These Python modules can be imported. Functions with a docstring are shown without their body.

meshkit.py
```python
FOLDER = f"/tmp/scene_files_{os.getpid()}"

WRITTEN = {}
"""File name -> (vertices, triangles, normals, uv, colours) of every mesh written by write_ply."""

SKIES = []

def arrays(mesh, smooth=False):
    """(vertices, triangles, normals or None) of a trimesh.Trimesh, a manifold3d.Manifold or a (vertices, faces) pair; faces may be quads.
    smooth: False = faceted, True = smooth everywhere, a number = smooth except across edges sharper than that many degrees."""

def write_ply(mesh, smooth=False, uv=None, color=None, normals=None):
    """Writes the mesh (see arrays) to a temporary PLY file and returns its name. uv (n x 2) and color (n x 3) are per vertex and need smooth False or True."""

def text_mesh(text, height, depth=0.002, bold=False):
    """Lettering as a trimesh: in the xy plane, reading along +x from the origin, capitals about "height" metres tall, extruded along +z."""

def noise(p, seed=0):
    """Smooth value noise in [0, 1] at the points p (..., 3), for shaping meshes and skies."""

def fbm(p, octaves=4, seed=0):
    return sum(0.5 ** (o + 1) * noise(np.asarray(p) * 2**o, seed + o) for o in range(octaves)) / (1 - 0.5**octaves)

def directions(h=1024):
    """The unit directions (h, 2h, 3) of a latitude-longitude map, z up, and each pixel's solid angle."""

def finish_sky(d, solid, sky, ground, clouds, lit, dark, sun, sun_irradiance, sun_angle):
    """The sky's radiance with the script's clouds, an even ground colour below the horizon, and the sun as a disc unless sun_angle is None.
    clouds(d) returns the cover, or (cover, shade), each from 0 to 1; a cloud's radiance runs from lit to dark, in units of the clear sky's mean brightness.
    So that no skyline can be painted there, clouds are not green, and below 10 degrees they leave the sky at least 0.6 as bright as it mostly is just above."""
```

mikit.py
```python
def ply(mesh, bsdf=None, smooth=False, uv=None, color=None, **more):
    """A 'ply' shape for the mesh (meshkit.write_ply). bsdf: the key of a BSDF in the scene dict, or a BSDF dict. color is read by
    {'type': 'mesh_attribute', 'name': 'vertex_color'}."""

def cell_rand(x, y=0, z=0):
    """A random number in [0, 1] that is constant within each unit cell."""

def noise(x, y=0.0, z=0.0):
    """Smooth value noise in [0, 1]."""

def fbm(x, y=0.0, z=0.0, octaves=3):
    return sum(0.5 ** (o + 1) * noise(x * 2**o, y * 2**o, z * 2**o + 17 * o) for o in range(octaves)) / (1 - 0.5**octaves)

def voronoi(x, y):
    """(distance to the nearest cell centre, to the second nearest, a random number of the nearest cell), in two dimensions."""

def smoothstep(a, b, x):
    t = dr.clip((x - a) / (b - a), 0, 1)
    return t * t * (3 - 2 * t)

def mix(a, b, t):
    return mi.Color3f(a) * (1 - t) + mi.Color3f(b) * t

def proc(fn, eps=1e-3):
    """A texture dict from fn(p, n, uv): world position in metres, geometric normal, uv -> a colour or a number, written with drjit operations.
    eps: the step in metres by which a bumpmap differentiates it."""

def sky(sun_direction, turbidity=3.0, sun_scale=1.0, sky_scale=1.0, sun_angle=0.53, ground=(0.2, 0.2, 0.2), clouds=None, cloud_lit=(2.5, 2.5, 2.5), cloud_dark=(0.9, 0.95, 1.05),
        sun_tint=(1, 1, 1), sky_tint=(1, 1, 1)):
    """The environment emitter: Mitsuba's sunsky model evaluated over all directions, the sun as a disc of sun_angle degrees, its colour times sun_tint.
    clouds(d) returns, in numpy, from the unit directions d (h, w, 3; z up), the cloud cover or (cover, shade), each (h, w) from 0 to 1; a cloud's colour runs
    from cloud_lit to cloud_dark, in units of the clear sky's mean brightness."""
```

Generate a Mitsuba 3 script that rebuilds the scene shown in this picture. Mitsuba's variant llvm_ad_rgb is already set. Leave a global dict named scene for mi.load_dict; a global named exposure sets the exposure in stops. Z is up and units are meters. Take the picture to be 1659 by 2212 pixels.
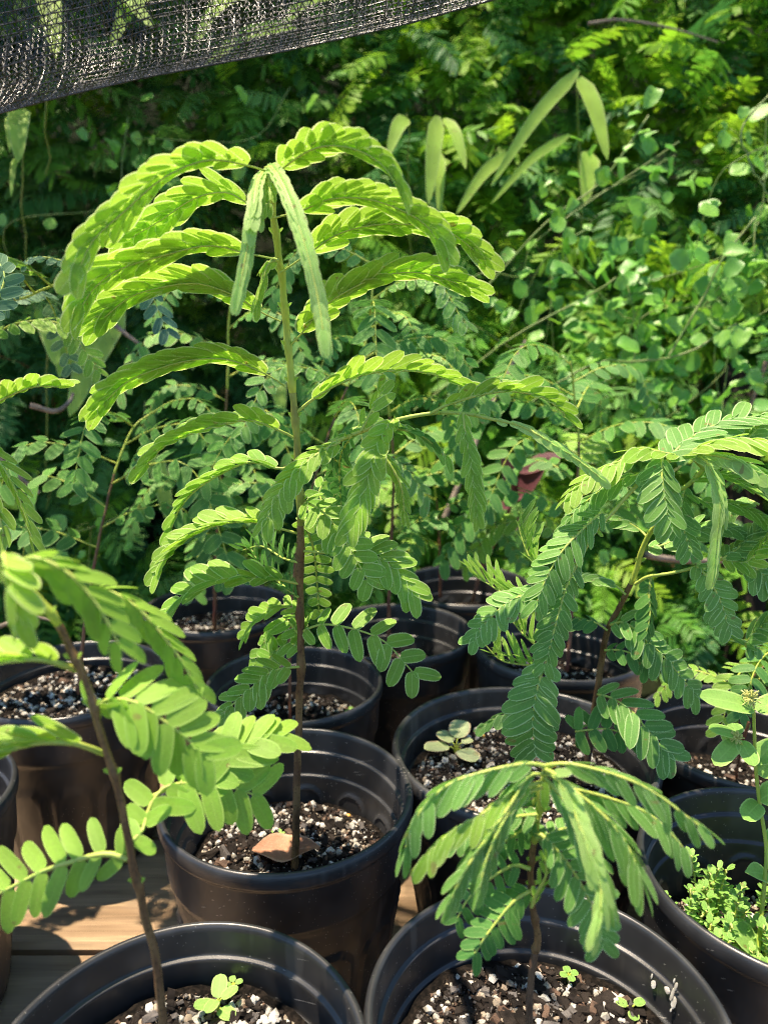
import math, random
import numpy as np, trimesh, manifold3d, drjit as dr, mitsuba as mi, mikit, meshkit
from mikit import proc, noise, fbm, voronoi, smoothstep, mix, cell_rand

T = mi.ScalarTransform4f
rng = np.random.default_rng(7)
scene, labels = {}, {}

# ------------------------------------------------------------------ camera, sky, exposure
PITCH, ZC, F = math.radians(12.5), 0.465, 1600.0          # F: focal length for a picture 1659 wide
CP, SP = math.cos(PITCH), math.sin(PITCH)
scene['camera'] = {'type': 'thinlens', 'fov': 54.8, 'fov_axis': 'x', 'near_clip': 0.01, 'far_clip': 100.0,
                   'aperture_radius': 0.0017, 'focus_distance': 0.43,
                   'to_world': T().look_at(origin=[0, 0, ZC], target=[0, CP, ZC - SP], up=[0, 0, 1])}
SUN = (-0.20, 0.02, 0.97)
scene['sky'] = mikit.sky(SUN, turbidity=3, sun_tint=(1.0, 0.99, 0.97))
exposure = 2.75


def at(u, v, Y):
    """The point at forward distance Y (metres) seen at (u, v) of a 1659 x 2212 picture."""
    a, b = (u - 829.5) / F, (v - 1106.0) / F
    r = np.array([a, CP - b * SP, -SP - b * CP])
    return r * (Y / r[1]) + np.array([0, 0, ZC])


# ------------------------------------------------------------------ helpers


COUNT = {}


def numbered(name):
    n = COUNT.get(name, -1) + 1
    COUNT[name] = n
    return name if n == 0 else f'{name}_{n:03d}'


def thing(name, label, cat, group=None, kind=None):
    k = numbered(name)
    labels[k] = {'label': label, 'category': cat}
    if group: labels[k]['group'] = group
    if kind: labels[k]['kind'] = kind
    return k


def put(parent, name, shape, label=None, kind=None):
    k = numbered(f'{parent}__{name}' if parent else name)
    scene[k] = shape
    if label or kind:
        labels[k] = {}
        if label: labels[k]['label'] = label
        if kind: labels[k]['kind'] = kind
    return k


def nrm(a):
    a = np.asarray(a, float)
    return a / np.maximum(np.linalg.norm(a, axis=-1, keepdims=True), 1e-12)


def spline(pts, n):
    """n points evenly spaced along a smooth curve through pts."""
    p = np.asarray(pts, float)
    if len(p) == 2:
        t = np.linspace(0, 1, n)[:, None]
        return p[0] * (1 - t) + p[1] * t
    q = np.vstack([2 * p[0] - p[1], p, 2 * p[-1] - p[-2]])
    out = []
    for i in range(len(p) - 1):
        a, b, c, d = q[i:i + 4]
        for t in np.linspace(0, 1, 16, endpoint=False):
            out.append(0.5 * ((2 * b) + (c - a) * t + (2 * a - 5 * b + 4 * c - d) * t * t + (3 * b - a - 3 * c + d) * t ** 3))
    out = np.array(out + [p[-1]])
    s = np.r_[0, np.cumsum(np.linalg.norm(np.diff(out, axis=0), axis=1))]
    return np.stack([np.interp(np.linspace(0, s[-1], n), s, out[:, k]) for k in range(3)], 1)


def tube(path, radii, sides=8, caps=True):
    p = np.asarray(path, float)
    r = np.broadcast_to(np.asarray(radii, float), (len(p),))
    t = nrm(np.gradient(p, axis=0))
    ref = np.array([0.3, 0.9, 0.2]) if abs(t[0] @ nrm([0.3, 0.9, 0.2])) < 0.9 else np.array([1.0, 0, 0])
    a = nrm(np.cross(t, ref)); b = np.cross(t, a)
    ang = np.arange(sides) / sides * 2 * np.pi
    v = p[:, None] + r[:, None, None] * (a[:, None] * np.cos(ang)[None, :, None] + b[:, None] * np.sin(ang)[None, :, None])
    n = len(p)
    i, j = np.meshgrid(np.arange(n - 1), np.arange(sides), indexing='ij')
    k0, k1 = i * sides + j, i * sides + (j + 1) % sides
    f = np.stack([k0, k1, k1 + sides, k0 + sides], -1).reshape(-1, 4)
    f = np.vstack([f[:, [0, 1, 2]], f[:, [0, 2, 3]]])
    v = v.reshape(-1, 3)
    if caps:
        v = np.vstack([v, p[0], p[-1]])
        c = n * sides
        j = np.arange(sides)
        f = np.vstack([f, np.stack([j * 0 + c, (j + 1) % sides, j], 1), np.stack([j * 0 + c + 1, c - sides + j, c - sides + (j + 1) % sides], 1)])
    return v, f


def join(parts):
    """Concatenates (v, f) or (v, f, uv) tuples."""
    vs, fs, us, o = [], [], [], 0
    for m in parts:
        vs.append(m[0]); fs.append(np.asarray(m[1]) + o); o += len(m[0])
        us.append(m[2] if len(m) > 2 else np.zeros((len(m[0]), 2)) + [0.5, 0])
    return np.vstack(vs), np.vstack(fs), np.vstack(us)


def shape(m, bsdf, smooth=True, uv=True, **more):
    return mikit.ply((m[0], m[1]), bsdf, smooth=smooth, uv=m[2] if len(m) > 2 and uv else None, **more)


# ------------------------------------------------------------------ materials
def leaf(name, c_top, c_alt, margin, trans, gloss=0.06, alpha=0.38, freq=30.0, edge=0.80, vein=0.0, spots=0.0):

    def fn(p, n, uv):
        t = fbm(p.x * freq, p.y * freq, p.z * freq, 2)
        fine = noise(p.x * 1400, p.y * 1400, p.z * 1400)
        c = mix(c_top, c_alt, smoothstep(0.3, 0.7, t)) * (0.9 + 0.2 * fine) * (.8 + .4 * noise(p.x * 55, p.y * 55, p.z * 55 + 9))
        hole = smoothstep(.90, .94, noise(p.x * 210, p.y * 210, p.z * 210)) * .7
        c = mi.Color3f(c) * (1 - hole) + mi.Color3f(.30, .24, .07) * hole
        av = dr.abs(uv.y)
        m = smoothstep(edge, edge + 0.12, av) * 0.85
        m = dr.maximum(m, (1 - smoothstep(0.03, 0.09, av)) * 0.35)
        if vein:
            w = dr.abs(dr.sin(uv.x * 26 - av * 5))
            m = dr.maximum(m, (1 - smoothstep(0.0, 0.25, w)) * vein)
        c = mi.Color3f(c) * (1 - m) + mi.Color3f(margin) * m
        if spots:
            s = smoothstep(0.8, 0.86, noise(p.x * 420, p.y * 420, p.z * 420))
            c = c * (1 - spots * s)
        return c
    scene[name] = {'type': 'blendbsdf', 'weight': gloss, 'thin': {'type': 'principledthin', 'base_color': proc(fn), 'roughness': .5, 'diff_trans': trans},
                   'wax': {'type': 'twosided', 'bsdf': {'type': 'roughconductor', 'material': 'none', 'distribution': 'ggx', 'alpha': alpha}}}


leaf('leaf_young', (.32, .58, .045), (.39, .63, .060), (.76, .88, .38), 1.15, .035, .45, vein=.06)
leaf('leaf_mid', (.23, .49, .045), (.31, .56, .060), (.70, .84, .36), 1.0, .03, .42, vein=.06)
leaf('leaf_broad', (.27, .53, .045), (.34, .59, .060), (.44, .66, .14), 1.0, .035, .42, vein=.08)
leaf('leaf_cool', (.16, .39, .065), (.22, .46, .075), (.60, .78, .36), 0.85, .035, .42, vein=.06)
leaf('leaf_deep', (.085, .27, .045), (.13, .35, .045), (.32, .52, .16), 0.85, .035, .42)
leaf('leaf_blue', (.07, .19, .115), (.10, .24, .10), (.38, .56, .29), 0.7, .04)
leaf('leaf_pale', (.50, .74, .20), (.44, .70, .16), (.64, .82, .30), 1.05, .04)
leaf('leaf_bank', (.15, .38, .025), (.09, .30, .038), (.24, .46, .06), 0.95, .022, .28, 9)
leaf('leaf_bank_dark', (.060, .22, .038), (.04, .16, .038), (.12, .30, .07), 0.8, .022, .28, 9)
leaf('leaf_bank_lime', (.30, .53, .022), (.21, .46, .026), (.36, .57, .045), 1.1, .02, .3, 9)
leaf('leaf_vine', (.13, .40, .035), (.24, .53, .045), (.22, .50, .08), 0.85, .05, .24, 14, vein=0.18)
leaf('leaf_blade', (.50, .74, .10), (.42, .68, .09), (.58, .76, .22), 1.15, .03, .35, 12, spots=0.2)
leaf('leaf_weed', (.34, .60, .13), (.26, .52, .09), (.52, .74, .22), 0.8, .03, .4, 60, vein=0.15)
leaf('leaf_pale_weed', (.40, .50, .22), (.46, .54, .28), (.52, .40, .26), 0.5, .03, .4, 60, vein=0.2)
leaf('leaf_red', (.095, .033, .045), (.13, .04, .05), (.16, .065, .065), 0.5, .05, .3, 20, vein=0.15)
leaf('leaf_dry', (.52, .27, .15), (.38, .18, .095), (.58, .36, .22), 0.3, .03, .4, 60, vein=0.25)


def simple(name, fn, rough=0.6, spec=0.5, bump=None, bscale=1.0, eps=2e-4, **more):
    b = {'type': 'principled', 'base_color': proc(fn), 'roughness': rough, 'specular': spec, **more}
    if bump: b = {'type': 'bumpmap', 'arbitrary': {**proc(bump, eps)}, 'bsdf': b, 'scale': bscale}
    scene[name] = {'type': 'twosided', 'bsdf': b} if b['type'] != 'twosided' else b


def ramp(c0, c1, f, zs=1.0):
    return lambda p, n, uv: mix(c0, c1, smoothstep(.25, .75, fbm(p.x * f, p.y * f, p.z * f * zs, 3)))


simple('stem_brown', lambda p, n, uv: mix((.12, .060, .026), (.21, .125, .05), smoothstep(.3, .7, fbm(p.x * 300, p.y * 300, p.z * 60, 2)))
       * (1 - .35 * smoothstep(.66, .72, noise(p.x * 900, p.y * 900, p.z * 700))), .55)
simple('stem_red', ramp((.14, .045, .03), (.26, .11, .05), 200, .3), .5)
simple('stem_dark', ramp((.055, .032, .02), (.13, .075, .04), 260, .3), .6)
simple('stem_green', ramp((.46, .52, .08), (.36, .45, .06), 120), .5)
simple('stem_olive', ramp((.24, .24, .05), (.33, .36, .07), 160), .5)
simple('stem_runner', ramp((.14, .24, .05), (.22, .28, .08), 60), .5)
simple('stem_yellow', ramp((.46, .52, .10), (.36, .48, .09), 120), .5)
simple('twig_grey', ramp((.26, .21, .16), (.14, .11, .085), 160), .8)
simple('trunk_bark', ramp((.016, .013, .011), (.036, .029, .024), 70, .3), .9, .1)


def pot_color(p, n, uv):
    dust = fbm(p.x * 45, p.y * 45, p.z * 25, 3)
    c = mix((.022, .0225, .024), (.043, .0435, .045), smoothstep(.4, .75, dust))
    c = mi.Color3f(c) + mi.Color3f(.05, .048, .043) * smoothstep(.62, .8, fbm(p.x * 130, p.y * 130, p.z * 18, 2)) * smoothstep(.5, .7, noise(p.x * 17 + 3, p.y * 17, p.z * 14)) * .6
    a, b, r = voronoi(p.x * 420 + p.y * 510, p.z * 420 + p.y * 300)
    sp = (1 - smoothstep(.10, .20, a)) * smoothstep(.86, .9, r) * smoothstep(.5, .65, noise(p.x * 28, p.y * 28, p.z * 28 + 5))
    return mi.Color3f(c) * (1 - sp * .55) + mi.Color3f(.30, .29, .26) * sp * .55


scene['pot_plastic'] = {'type': 'twosided', 'bsdf': {'type': 'principled', 'base_color': proc(pot_color), 'specular': 0.6,
                        'roughness': proc(lambda p, n, uv: .27 + .22 * fbm(p.x * 60, p.y * 60, p.z * 40, 2))}}
simple('soil_mix', lambda p, n, uv: mix((.004, .0035, .003), (.018, .014, .011), smoothstep(.35, .75, fbm(p.x * 500, p.y * 500, p.z * 500, 3))), .95, .1)
simple('bark_dark', ramp((.007, .0055, .0045), (.028, .022, .018), 160), .9, .2)
simple('bark_brown', ramp((.05, .030, .02), (.13, .08, .052), 200, .4), .85)
simple('bark_grey', ramp((.06, .054, .05), (.13, .118, .108), 200, .4), .85)
simple('perlite_white', ramp((.30, .28, .23), (.66, .64, .58), 180), .8)
simple('pebble_tan', ramp((.22, .17, .12), (.42, .36, .27), 260), .7)
simple('bead_orange', ramp((.62, .30, .05), (.70, .42, .10), 200), .3)
simple('black_net', lambda p, n, uv: mi.Color3f(.017, .022, .029), .27, .8)
simple('flower_yellow', ramp((.62, .60, .22), (.48, .52, .15), 500), .7)


def wood(p, n, uv):
    board = cell_rand(dr.floor(p.y / .140 + .441), 3, 1)
    x, y = p.x + board * 7, p.y
    ring = fbm(x * 5, y * 55 + 2.0 * noise(x * 6, y * 9, 1), board * 9 + p.z * 40, 3)
    grain = fbm(x * 30, y * 700, 2.0, 2)
    c = mix((.21, .14, .078), (.42, .30, .18), smoothstep(.3, .7, ring)) * (.75 + .5 * grain)
    wear = smoothstep(.5, .75, fbm(x * 14, y * 22, 5, 3))
    return mi.Color3f(c) * (1 - .45 * wear) + mi.Color3f(.19, .155, .12) * .45 * wear


simple('deck_wood', wood, .7, .3)


def litter(p, n, uv):
    a, b, r = voronoi(p.x * 60, p.y * 60)
    c = mix((.006, .008, .004), (.014, .018, .008), fbm(p.x * 40, p.y * 40, p.z * 40, 3))
    return mi.Color3f(c) * (.6 + .8 * r)


simple('ground_litter', litter, .95, 0.05)


# ------------------------------------------------------------------ leaflets and fronds
def leaflet(base, d, nv, L, W, stations=8, cup=0.12, droop=0.10, blunt=0.62, wav=0.0, sharp=False):
    """An oblong leaflet: 3 columns; returns (v, f, uv)."""
    x = np.linspace(0, 1, stations)
    t = x * .35 + (.5 - .5 * np.cos(np.pi * x)) * .65
    q = np.clip(t, 0, 1) ** (blunt + .22)
    hw = np.maximum(1 - np.abs(2 * q - 1) ** 3.0, 0) ** 0.52
    if sharp: hw = np.sin(np.pi * np.clip(t, 0, 1) ** blunt) ** 0.95
    hw[0], hw[-1] = 0.10, 0.02 if sharp else 0.06
    if stations == 3: hw = np.array([.30, 1.0, .45]); t = np.array([0, .52, 1.0])
    hw = W * 0.5 * hw
    w = np.cross(nv, d)
    mid = base + d * (L * t)[:, None] - nv * (droop * L * t ** 2)[:, None]
    lift = nv * (cup * hw)[:, None]
    if wav: lift = lift * (1 + wav * np.sin(t * 9)[:, None])
    lo, hi = mid - w * hw[:, None] + lift, mid + w * hw[:, None] + lift
    v = np.stack([lo, mid, hi], 1).reshape(-1, 3)
    uv = np.stack([np.repeat(t, 3), np.tile([-1.0, 0, 1.0], stations)], 1)
    k = np.arange(stations - 1)[:, None] * 3 + np.arange(2)[None]
    k = k.ravel()
    f = np.vstack([np.stack([k, k + 1, k + 4], 1), np.stack([k, k + 4, k + 3], 1)])
    return v, f, uv


def frond_parts(path, n, L, W, ang=48, roll=20, fold=18, lean=0, jit=1.0, start=0.0, droop=0.12, twist=10, stations=8, taper=(.62, 1.0, .78), rr=.0009, r=rng, one_side=0):
    """(rachis mesh, [leaflet meshes]) of a feathered leaf along path (control points, base first)."""
    P = spline(path, 60)
    s = np.linspace(0, 1, 60)
    Tg = nrm(np.gradient(P, axis=0))
    ro, le = math.radians(roll), math.radians(lean)
    ref = np.array([math.sin(le), -math.sin(ro) * math.cos(le), math.cos(ro) * math.cos(le)])
    out = []
    for i in range(n):
        si = start + (1 - start) * (i + .35) / (n - .25)
        k = min(int(si * 59), 58)
        t = nrm(Tg[k])
        N = ref - t * (t @ ref)
        if np.linalg.norm(N) < .25: N = N + np.array([0, -.4, .1]) - t * (t @ np.array([0, -.4, .1]))
        N = nrm(N)
        S = np.cross(t, N)
        x = si
        scl = np.interp(x, [0, .4, 1], taper)
        a0 = ang * np.interp(x, [0, .75, 1], [1.1, 1.0, .62])
        for sd in (-1, 1):
            if one_side and sd != one_side and r.random() < .8: continue
            a = math.radians(a0 + r.normal(0, 5.5) * jit)
            fo = math.radians(fold + r.normal(0, 7) * jit)
            side = S * sd * math.cos(fo) - N * math.sin(fo)
            d = t * math.cos(a) + side * math.sin(a)
            nv = N * math.cos(fo) + S * sd * math.sin(fo)
            tw = math.radians(sd * twist + r.normal(0, 5) * jit)
            nv = nrm(nv * math.cos(tw) + np.cross(d, nv) * math.sin(tw))
            l = L * scl * (1 + r.normal(0, .08) * jit)
            w = W * (0.55 + .45 * scl) * (1 + r.normal(0, .05) * jit)
            b = P[k] + t * (r.normal(0, .03) * L)
            out.append(leaflet(b + nv * .0002, d, nv, l, w, stations, cup=.10 + r.random() * .1, droop=droop + r.normal(0, .03) * jit))
    rad = np.interp(s, [0, 1], [rr, rr * .45])
    return tube(P[::3], rad[::3], 6), out


def frond(plant, pts, Y, n, L, W=None, mat='leaf_young', rmat='stem_yellow', detail=True, scale=1.0, **kw):
    """A feathered leaf of plant: pts in picture units with forward distances running over Y (one per point or (base, tip)); L, W in picture units at the middle."""
    Y = np.interp(np.linspace(0, 1, len(pts)), np.linspace(0, 1, len(Y)), Y)
    path = [at(u, v, y) for (u, v), y in zip(pts, Y)]
    m = path[len(path) // 2]
    depth = m[1] * CP - (m[2] - ZC) * SP
    s = depth / F
    L, W = L * s * scale, (W or L * .46) * s * scale
    rach, lf = frond_parts(path, n, L, W, **kw)
    fr = numbered(f'{plant}__frond')
    if detail:
        put(fr, 'rachis', shape(rach, rmat))
        for m in lf: put(fr, 'leaflet', shape(m, mat))
    else:
        scene[fr] = shape(join(lf), mat)
        put(fr, 'rachis', shape(rach, rmat))
    return fr


def stem(plant, pts, Y, r0, r1, mats, name='stem', bend=.0004, sides=12, knots=()):
    """A stem through picture points; mats: [(fraction from, material)]."""
    Y = np.interp(np.linspace(0, 1, len(pts)), np.linspace(0, 1, len(Y)), Y)
    P = spline([at(u, v, y) for (u, v), y in zip(pts, Y)], 90)
    P = P + (meshkit.noise(P * 90 + 3)[:, None] - .5) * np.array([bend * 2, bend * 2, 0])
    R = np.interp(np.linspace(0, 1, 90), [0, 1], [r0, r1]) * (1 + .12 * (meshkit.noise(P * 300) - .5))
    for q in knots: R = R * (1 + .42 * np.exp(-((np.arange(90) - q) / 1.1) ** 2)); P = P + np.exp(-np.abs(np.arange(90) - q) / 2.5)[:, None] * np.array([.0006 * (-1) ** q, 0, 0])
    cuts = [int(a * 89) for a, _ in mats] + [89]
    for i, (_, m) in enumerate(mats):
        a, b = cuts[i], cuts[i + 1]
        put(plant, name if i == 0 else 'shoot', shape(tube(P[a:b + 1], R[a:b + 1] * (1 + .004 * (i == 0)), sides), m))
    return P


def stipules(plant, P, idx, size, mat='leaf_young'):
    parts = []
    for i in idx:
        t = nrm(P[min(i + 1, len(P) - 1)] - P[max(i - 1, 0)])
        for sd in (-1, 1):
            d = nrm(t * .7 + np.array([sd * .8, -.35, 0.1]))
            nv = nrm(np.cross(d, [0.1, .3, 1]))
            parts.append(leaflet(P[i], d, nv, size, size * .38, 5))
    put(plant, 'stipules', shape(join(parts), mat), kind='stuff')


# ------------------------------------------------------------------ deck, ground, hillside
scene['ground'] = None
g = 90
gx, gy = np.meshgrid(np.linspace(-4, 4, g), np.linspace(-1.5, 6.5, g))
gz = -.09 + .03 * meshkit.fbm(np.stack([gx * 4, gy * 4, gx * 0], -1), 3) + np.clip(gy - 1.75 + .25 * np.clip(-gx, 0, 1), 0, 9) * .95
gi = (np.arange(g - 1)[:, None] * g + np.arange(g - 1)[None]).ravel()
gf = np.vstack([np.stack([gi, gi + 1, gi + g + 1], 1), np.stack([gi, gi + g + 1, gi + g], 1)])
scene['ground'] = shape((np.stack([gx, gy, gz], -1).reshape(-1, 3), gf), 'ground_litter')
labels['ground'] = {'label': 'dark leaf littered ground rising into a bank behind the pots', 'category': 'ground', 'kind': 'structure'}
labels['deck'] = {'label': 'worn brown wooden plank deck under the black pots', 'category': 'deck', 'kind': 'structure'}
for i in range(-3, 3):
    y0 = .498 + .140 * (i - 0)
    mb = manifold3d.Manifold.hull_points(np.array([[x, y0 + .070 + y, z] for x in (-1.3, 1.3)
         for y, z in ((-.067, -.035), (.067, -.035), (-.067, -.004), (.067, -.004), (-.063, 0), (.063, 0))]))
    put('deck', 'plank', mikit.ply(mb, 'deck_wood', smooth=30))

# ------------------------------------------------------------------ pots
NARCH = 12


def pot_mesh(nt, fine):
    """Unit pot: rim radius 1 at height 2 (scaled later): a lathe with step ridges and arches."""
    R = .085
    prof = [(.0, .004), (.058, .004), (.0605, .0), (.0625, .003)]
    zs = np.linspace(.006, .120, 46 if fine else 24)
    prof += [(.0625 + (.0785 - .0625) * (z - .003) / .12, z) for z in zs]
    prof += [(.0790, .124), (.0802, .1255), (.0806, .128), (.0822, .156), (.0826, .1585), (.0846, .1595), (.0850, .1615), (.0852, .165), (.0846, .1685), (.0832, .1702), (.0814, .1700), (.0804, .1685)]
    prof += [(.0800, .166), (.0796, .1545), (.0795, .1532), (.0790, .1526), (.0776, .1521), (.0771, .1515), (.0770, .1500), (.0767, .1360), (.0766, .1345), (.0761, .1338), (.0748, .1333), (.0743, .1326), (.0742, .1310)]
    zi = np.linspace(.1285, .05, 48 if fine else 20)
    prof += [(.0606 + (.0741 - .0606) * (z - .003) / .127, z) for z in zi]
    prof += [(.0610, .03), (0.0, .03)]
    prof = np.array(prof)
    inner = np.arange(len(prof)) > 4 + len(zs) + 10
    th = np.arange(nt) / nt * 2 * np.pi
    r = np.repeat(prof[:, :1], nt, 1); z = np.repeat(prof[:, 1:], nt, 1)
    # arches: raised U lines, height .118 inside and .100 outside
    u = ((th * NARCH / (2 * np.pi)) % 1 - .5)[None] * (2 * np.pi / NARCH) * .075
    def arch(z, top, hwid):
        zc = top - hwid
        d = np.where(z > zc, np.hypot(u, z - zc), np.abs(u)) - hwid
        return np.exp(-(d / .0013) ** 2) * .0022 + np.where(d < 0, 1, 0) * np.clip(-d / .002, 0, 1) * .0012
    a_in, a_out = arch(z, .124, .0125), arch(z, .098, .0145)
    flat = (prof[:, 0] > .03)[:, None]
    r = r + np.where(inner[:, None], -a_in, a_out * (prof[:, 1] > .008)[:, None]) * flat
    v = np.stack([r * np.cos(th), r * np.sin(th), z], -1).reshape(-1, 3)
    n = len(prof)
    i, j = np.meshgrid(np.arange(n - 1), np.arange(nt), indexing='ij')
    k0, k1 = i * nt + j, i * nt + (j + 1) % nt
    f = np.vstack([np.stack([k0, k1, k1 + nt], -1).reshape(-1, 3), np.stack([k0, k1 + nt, k0 + nt], -1).reshape(-1, 3)])
    return v, f


POT_FINE, POT_COARSE = pot_mesh(300, True), pot_mesh(160, False)
POT_SHAPE = {}
for nm, m in (('fine', POT_FINE), ('coarse', POT_COARSE)): POT_SHAPE[nm] = mikit.ply(m, 'pot_plastic', smooth=True)

bark_t, per_t, bark_s, per_s = [], [], [], []
for i in range(6):
    b = trimesh.creation.box([1, .55, .3]).subdivide()
    b.vertices = b.vertices * (1 + .25 * (rng.random((len(b.vertices), 1)) - .5)) + rng.normal(0, .05, (len(b.vertices), 3))
    bark_t.append(b)
for i in range(5):
    s_ = trimesh.creation.icosphere(1, 0.5)
    s_.vertices = s_.vertices * [1, .8, .68] * (1 + .9 * (meshkit.noise(s_.vertices * 4.4 + i * 7)[:, None] - .5)) + rng.normal(0, .02, s_.vertices.shape)
    per_t.append(s_)
for i in range(6):
    b = trimesh.creation.box([1, .6, .32]); b.vertices = b.vertices * (1 + .5 * (rng.random((8, 3)) - .5)); bark_s.append(b)
    b = trimesh.creation.icosphere(0, 0.5); b.vertices = b.vertices * [1, .8, .68] * (1 + .5 * (rng.random((12, 1)) - .5)); per_s.append(b)
BARK = {(m, i): mikit.ply(b, m, smooth=False) for m in ('bark_dark', 'bark_brown', 'bark_grey') for i, b in enumerate(bark_t)}
PERL = {(m, i): mikit.ply(b, m, smooth=24) for m in ('perlite_white', 'pebble_tan') for i, b in enumerate(per_t)}


def rot(r):
    q = r.normal(size=4); q /= np.linalg.norm(q)
    return trimesh.transformations.quaternion_matrix(q)


def xf(M): return T(M.tolist())


def soil_height(x, y, seed):
    p = np.stack([np.asarray(x) * 45 + seed, np.asarray(y) * 45, np.asarray(x) * 0], -1)
    return .012 * (meshkit.fbm(p, 3, 3) - .5)


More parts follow.
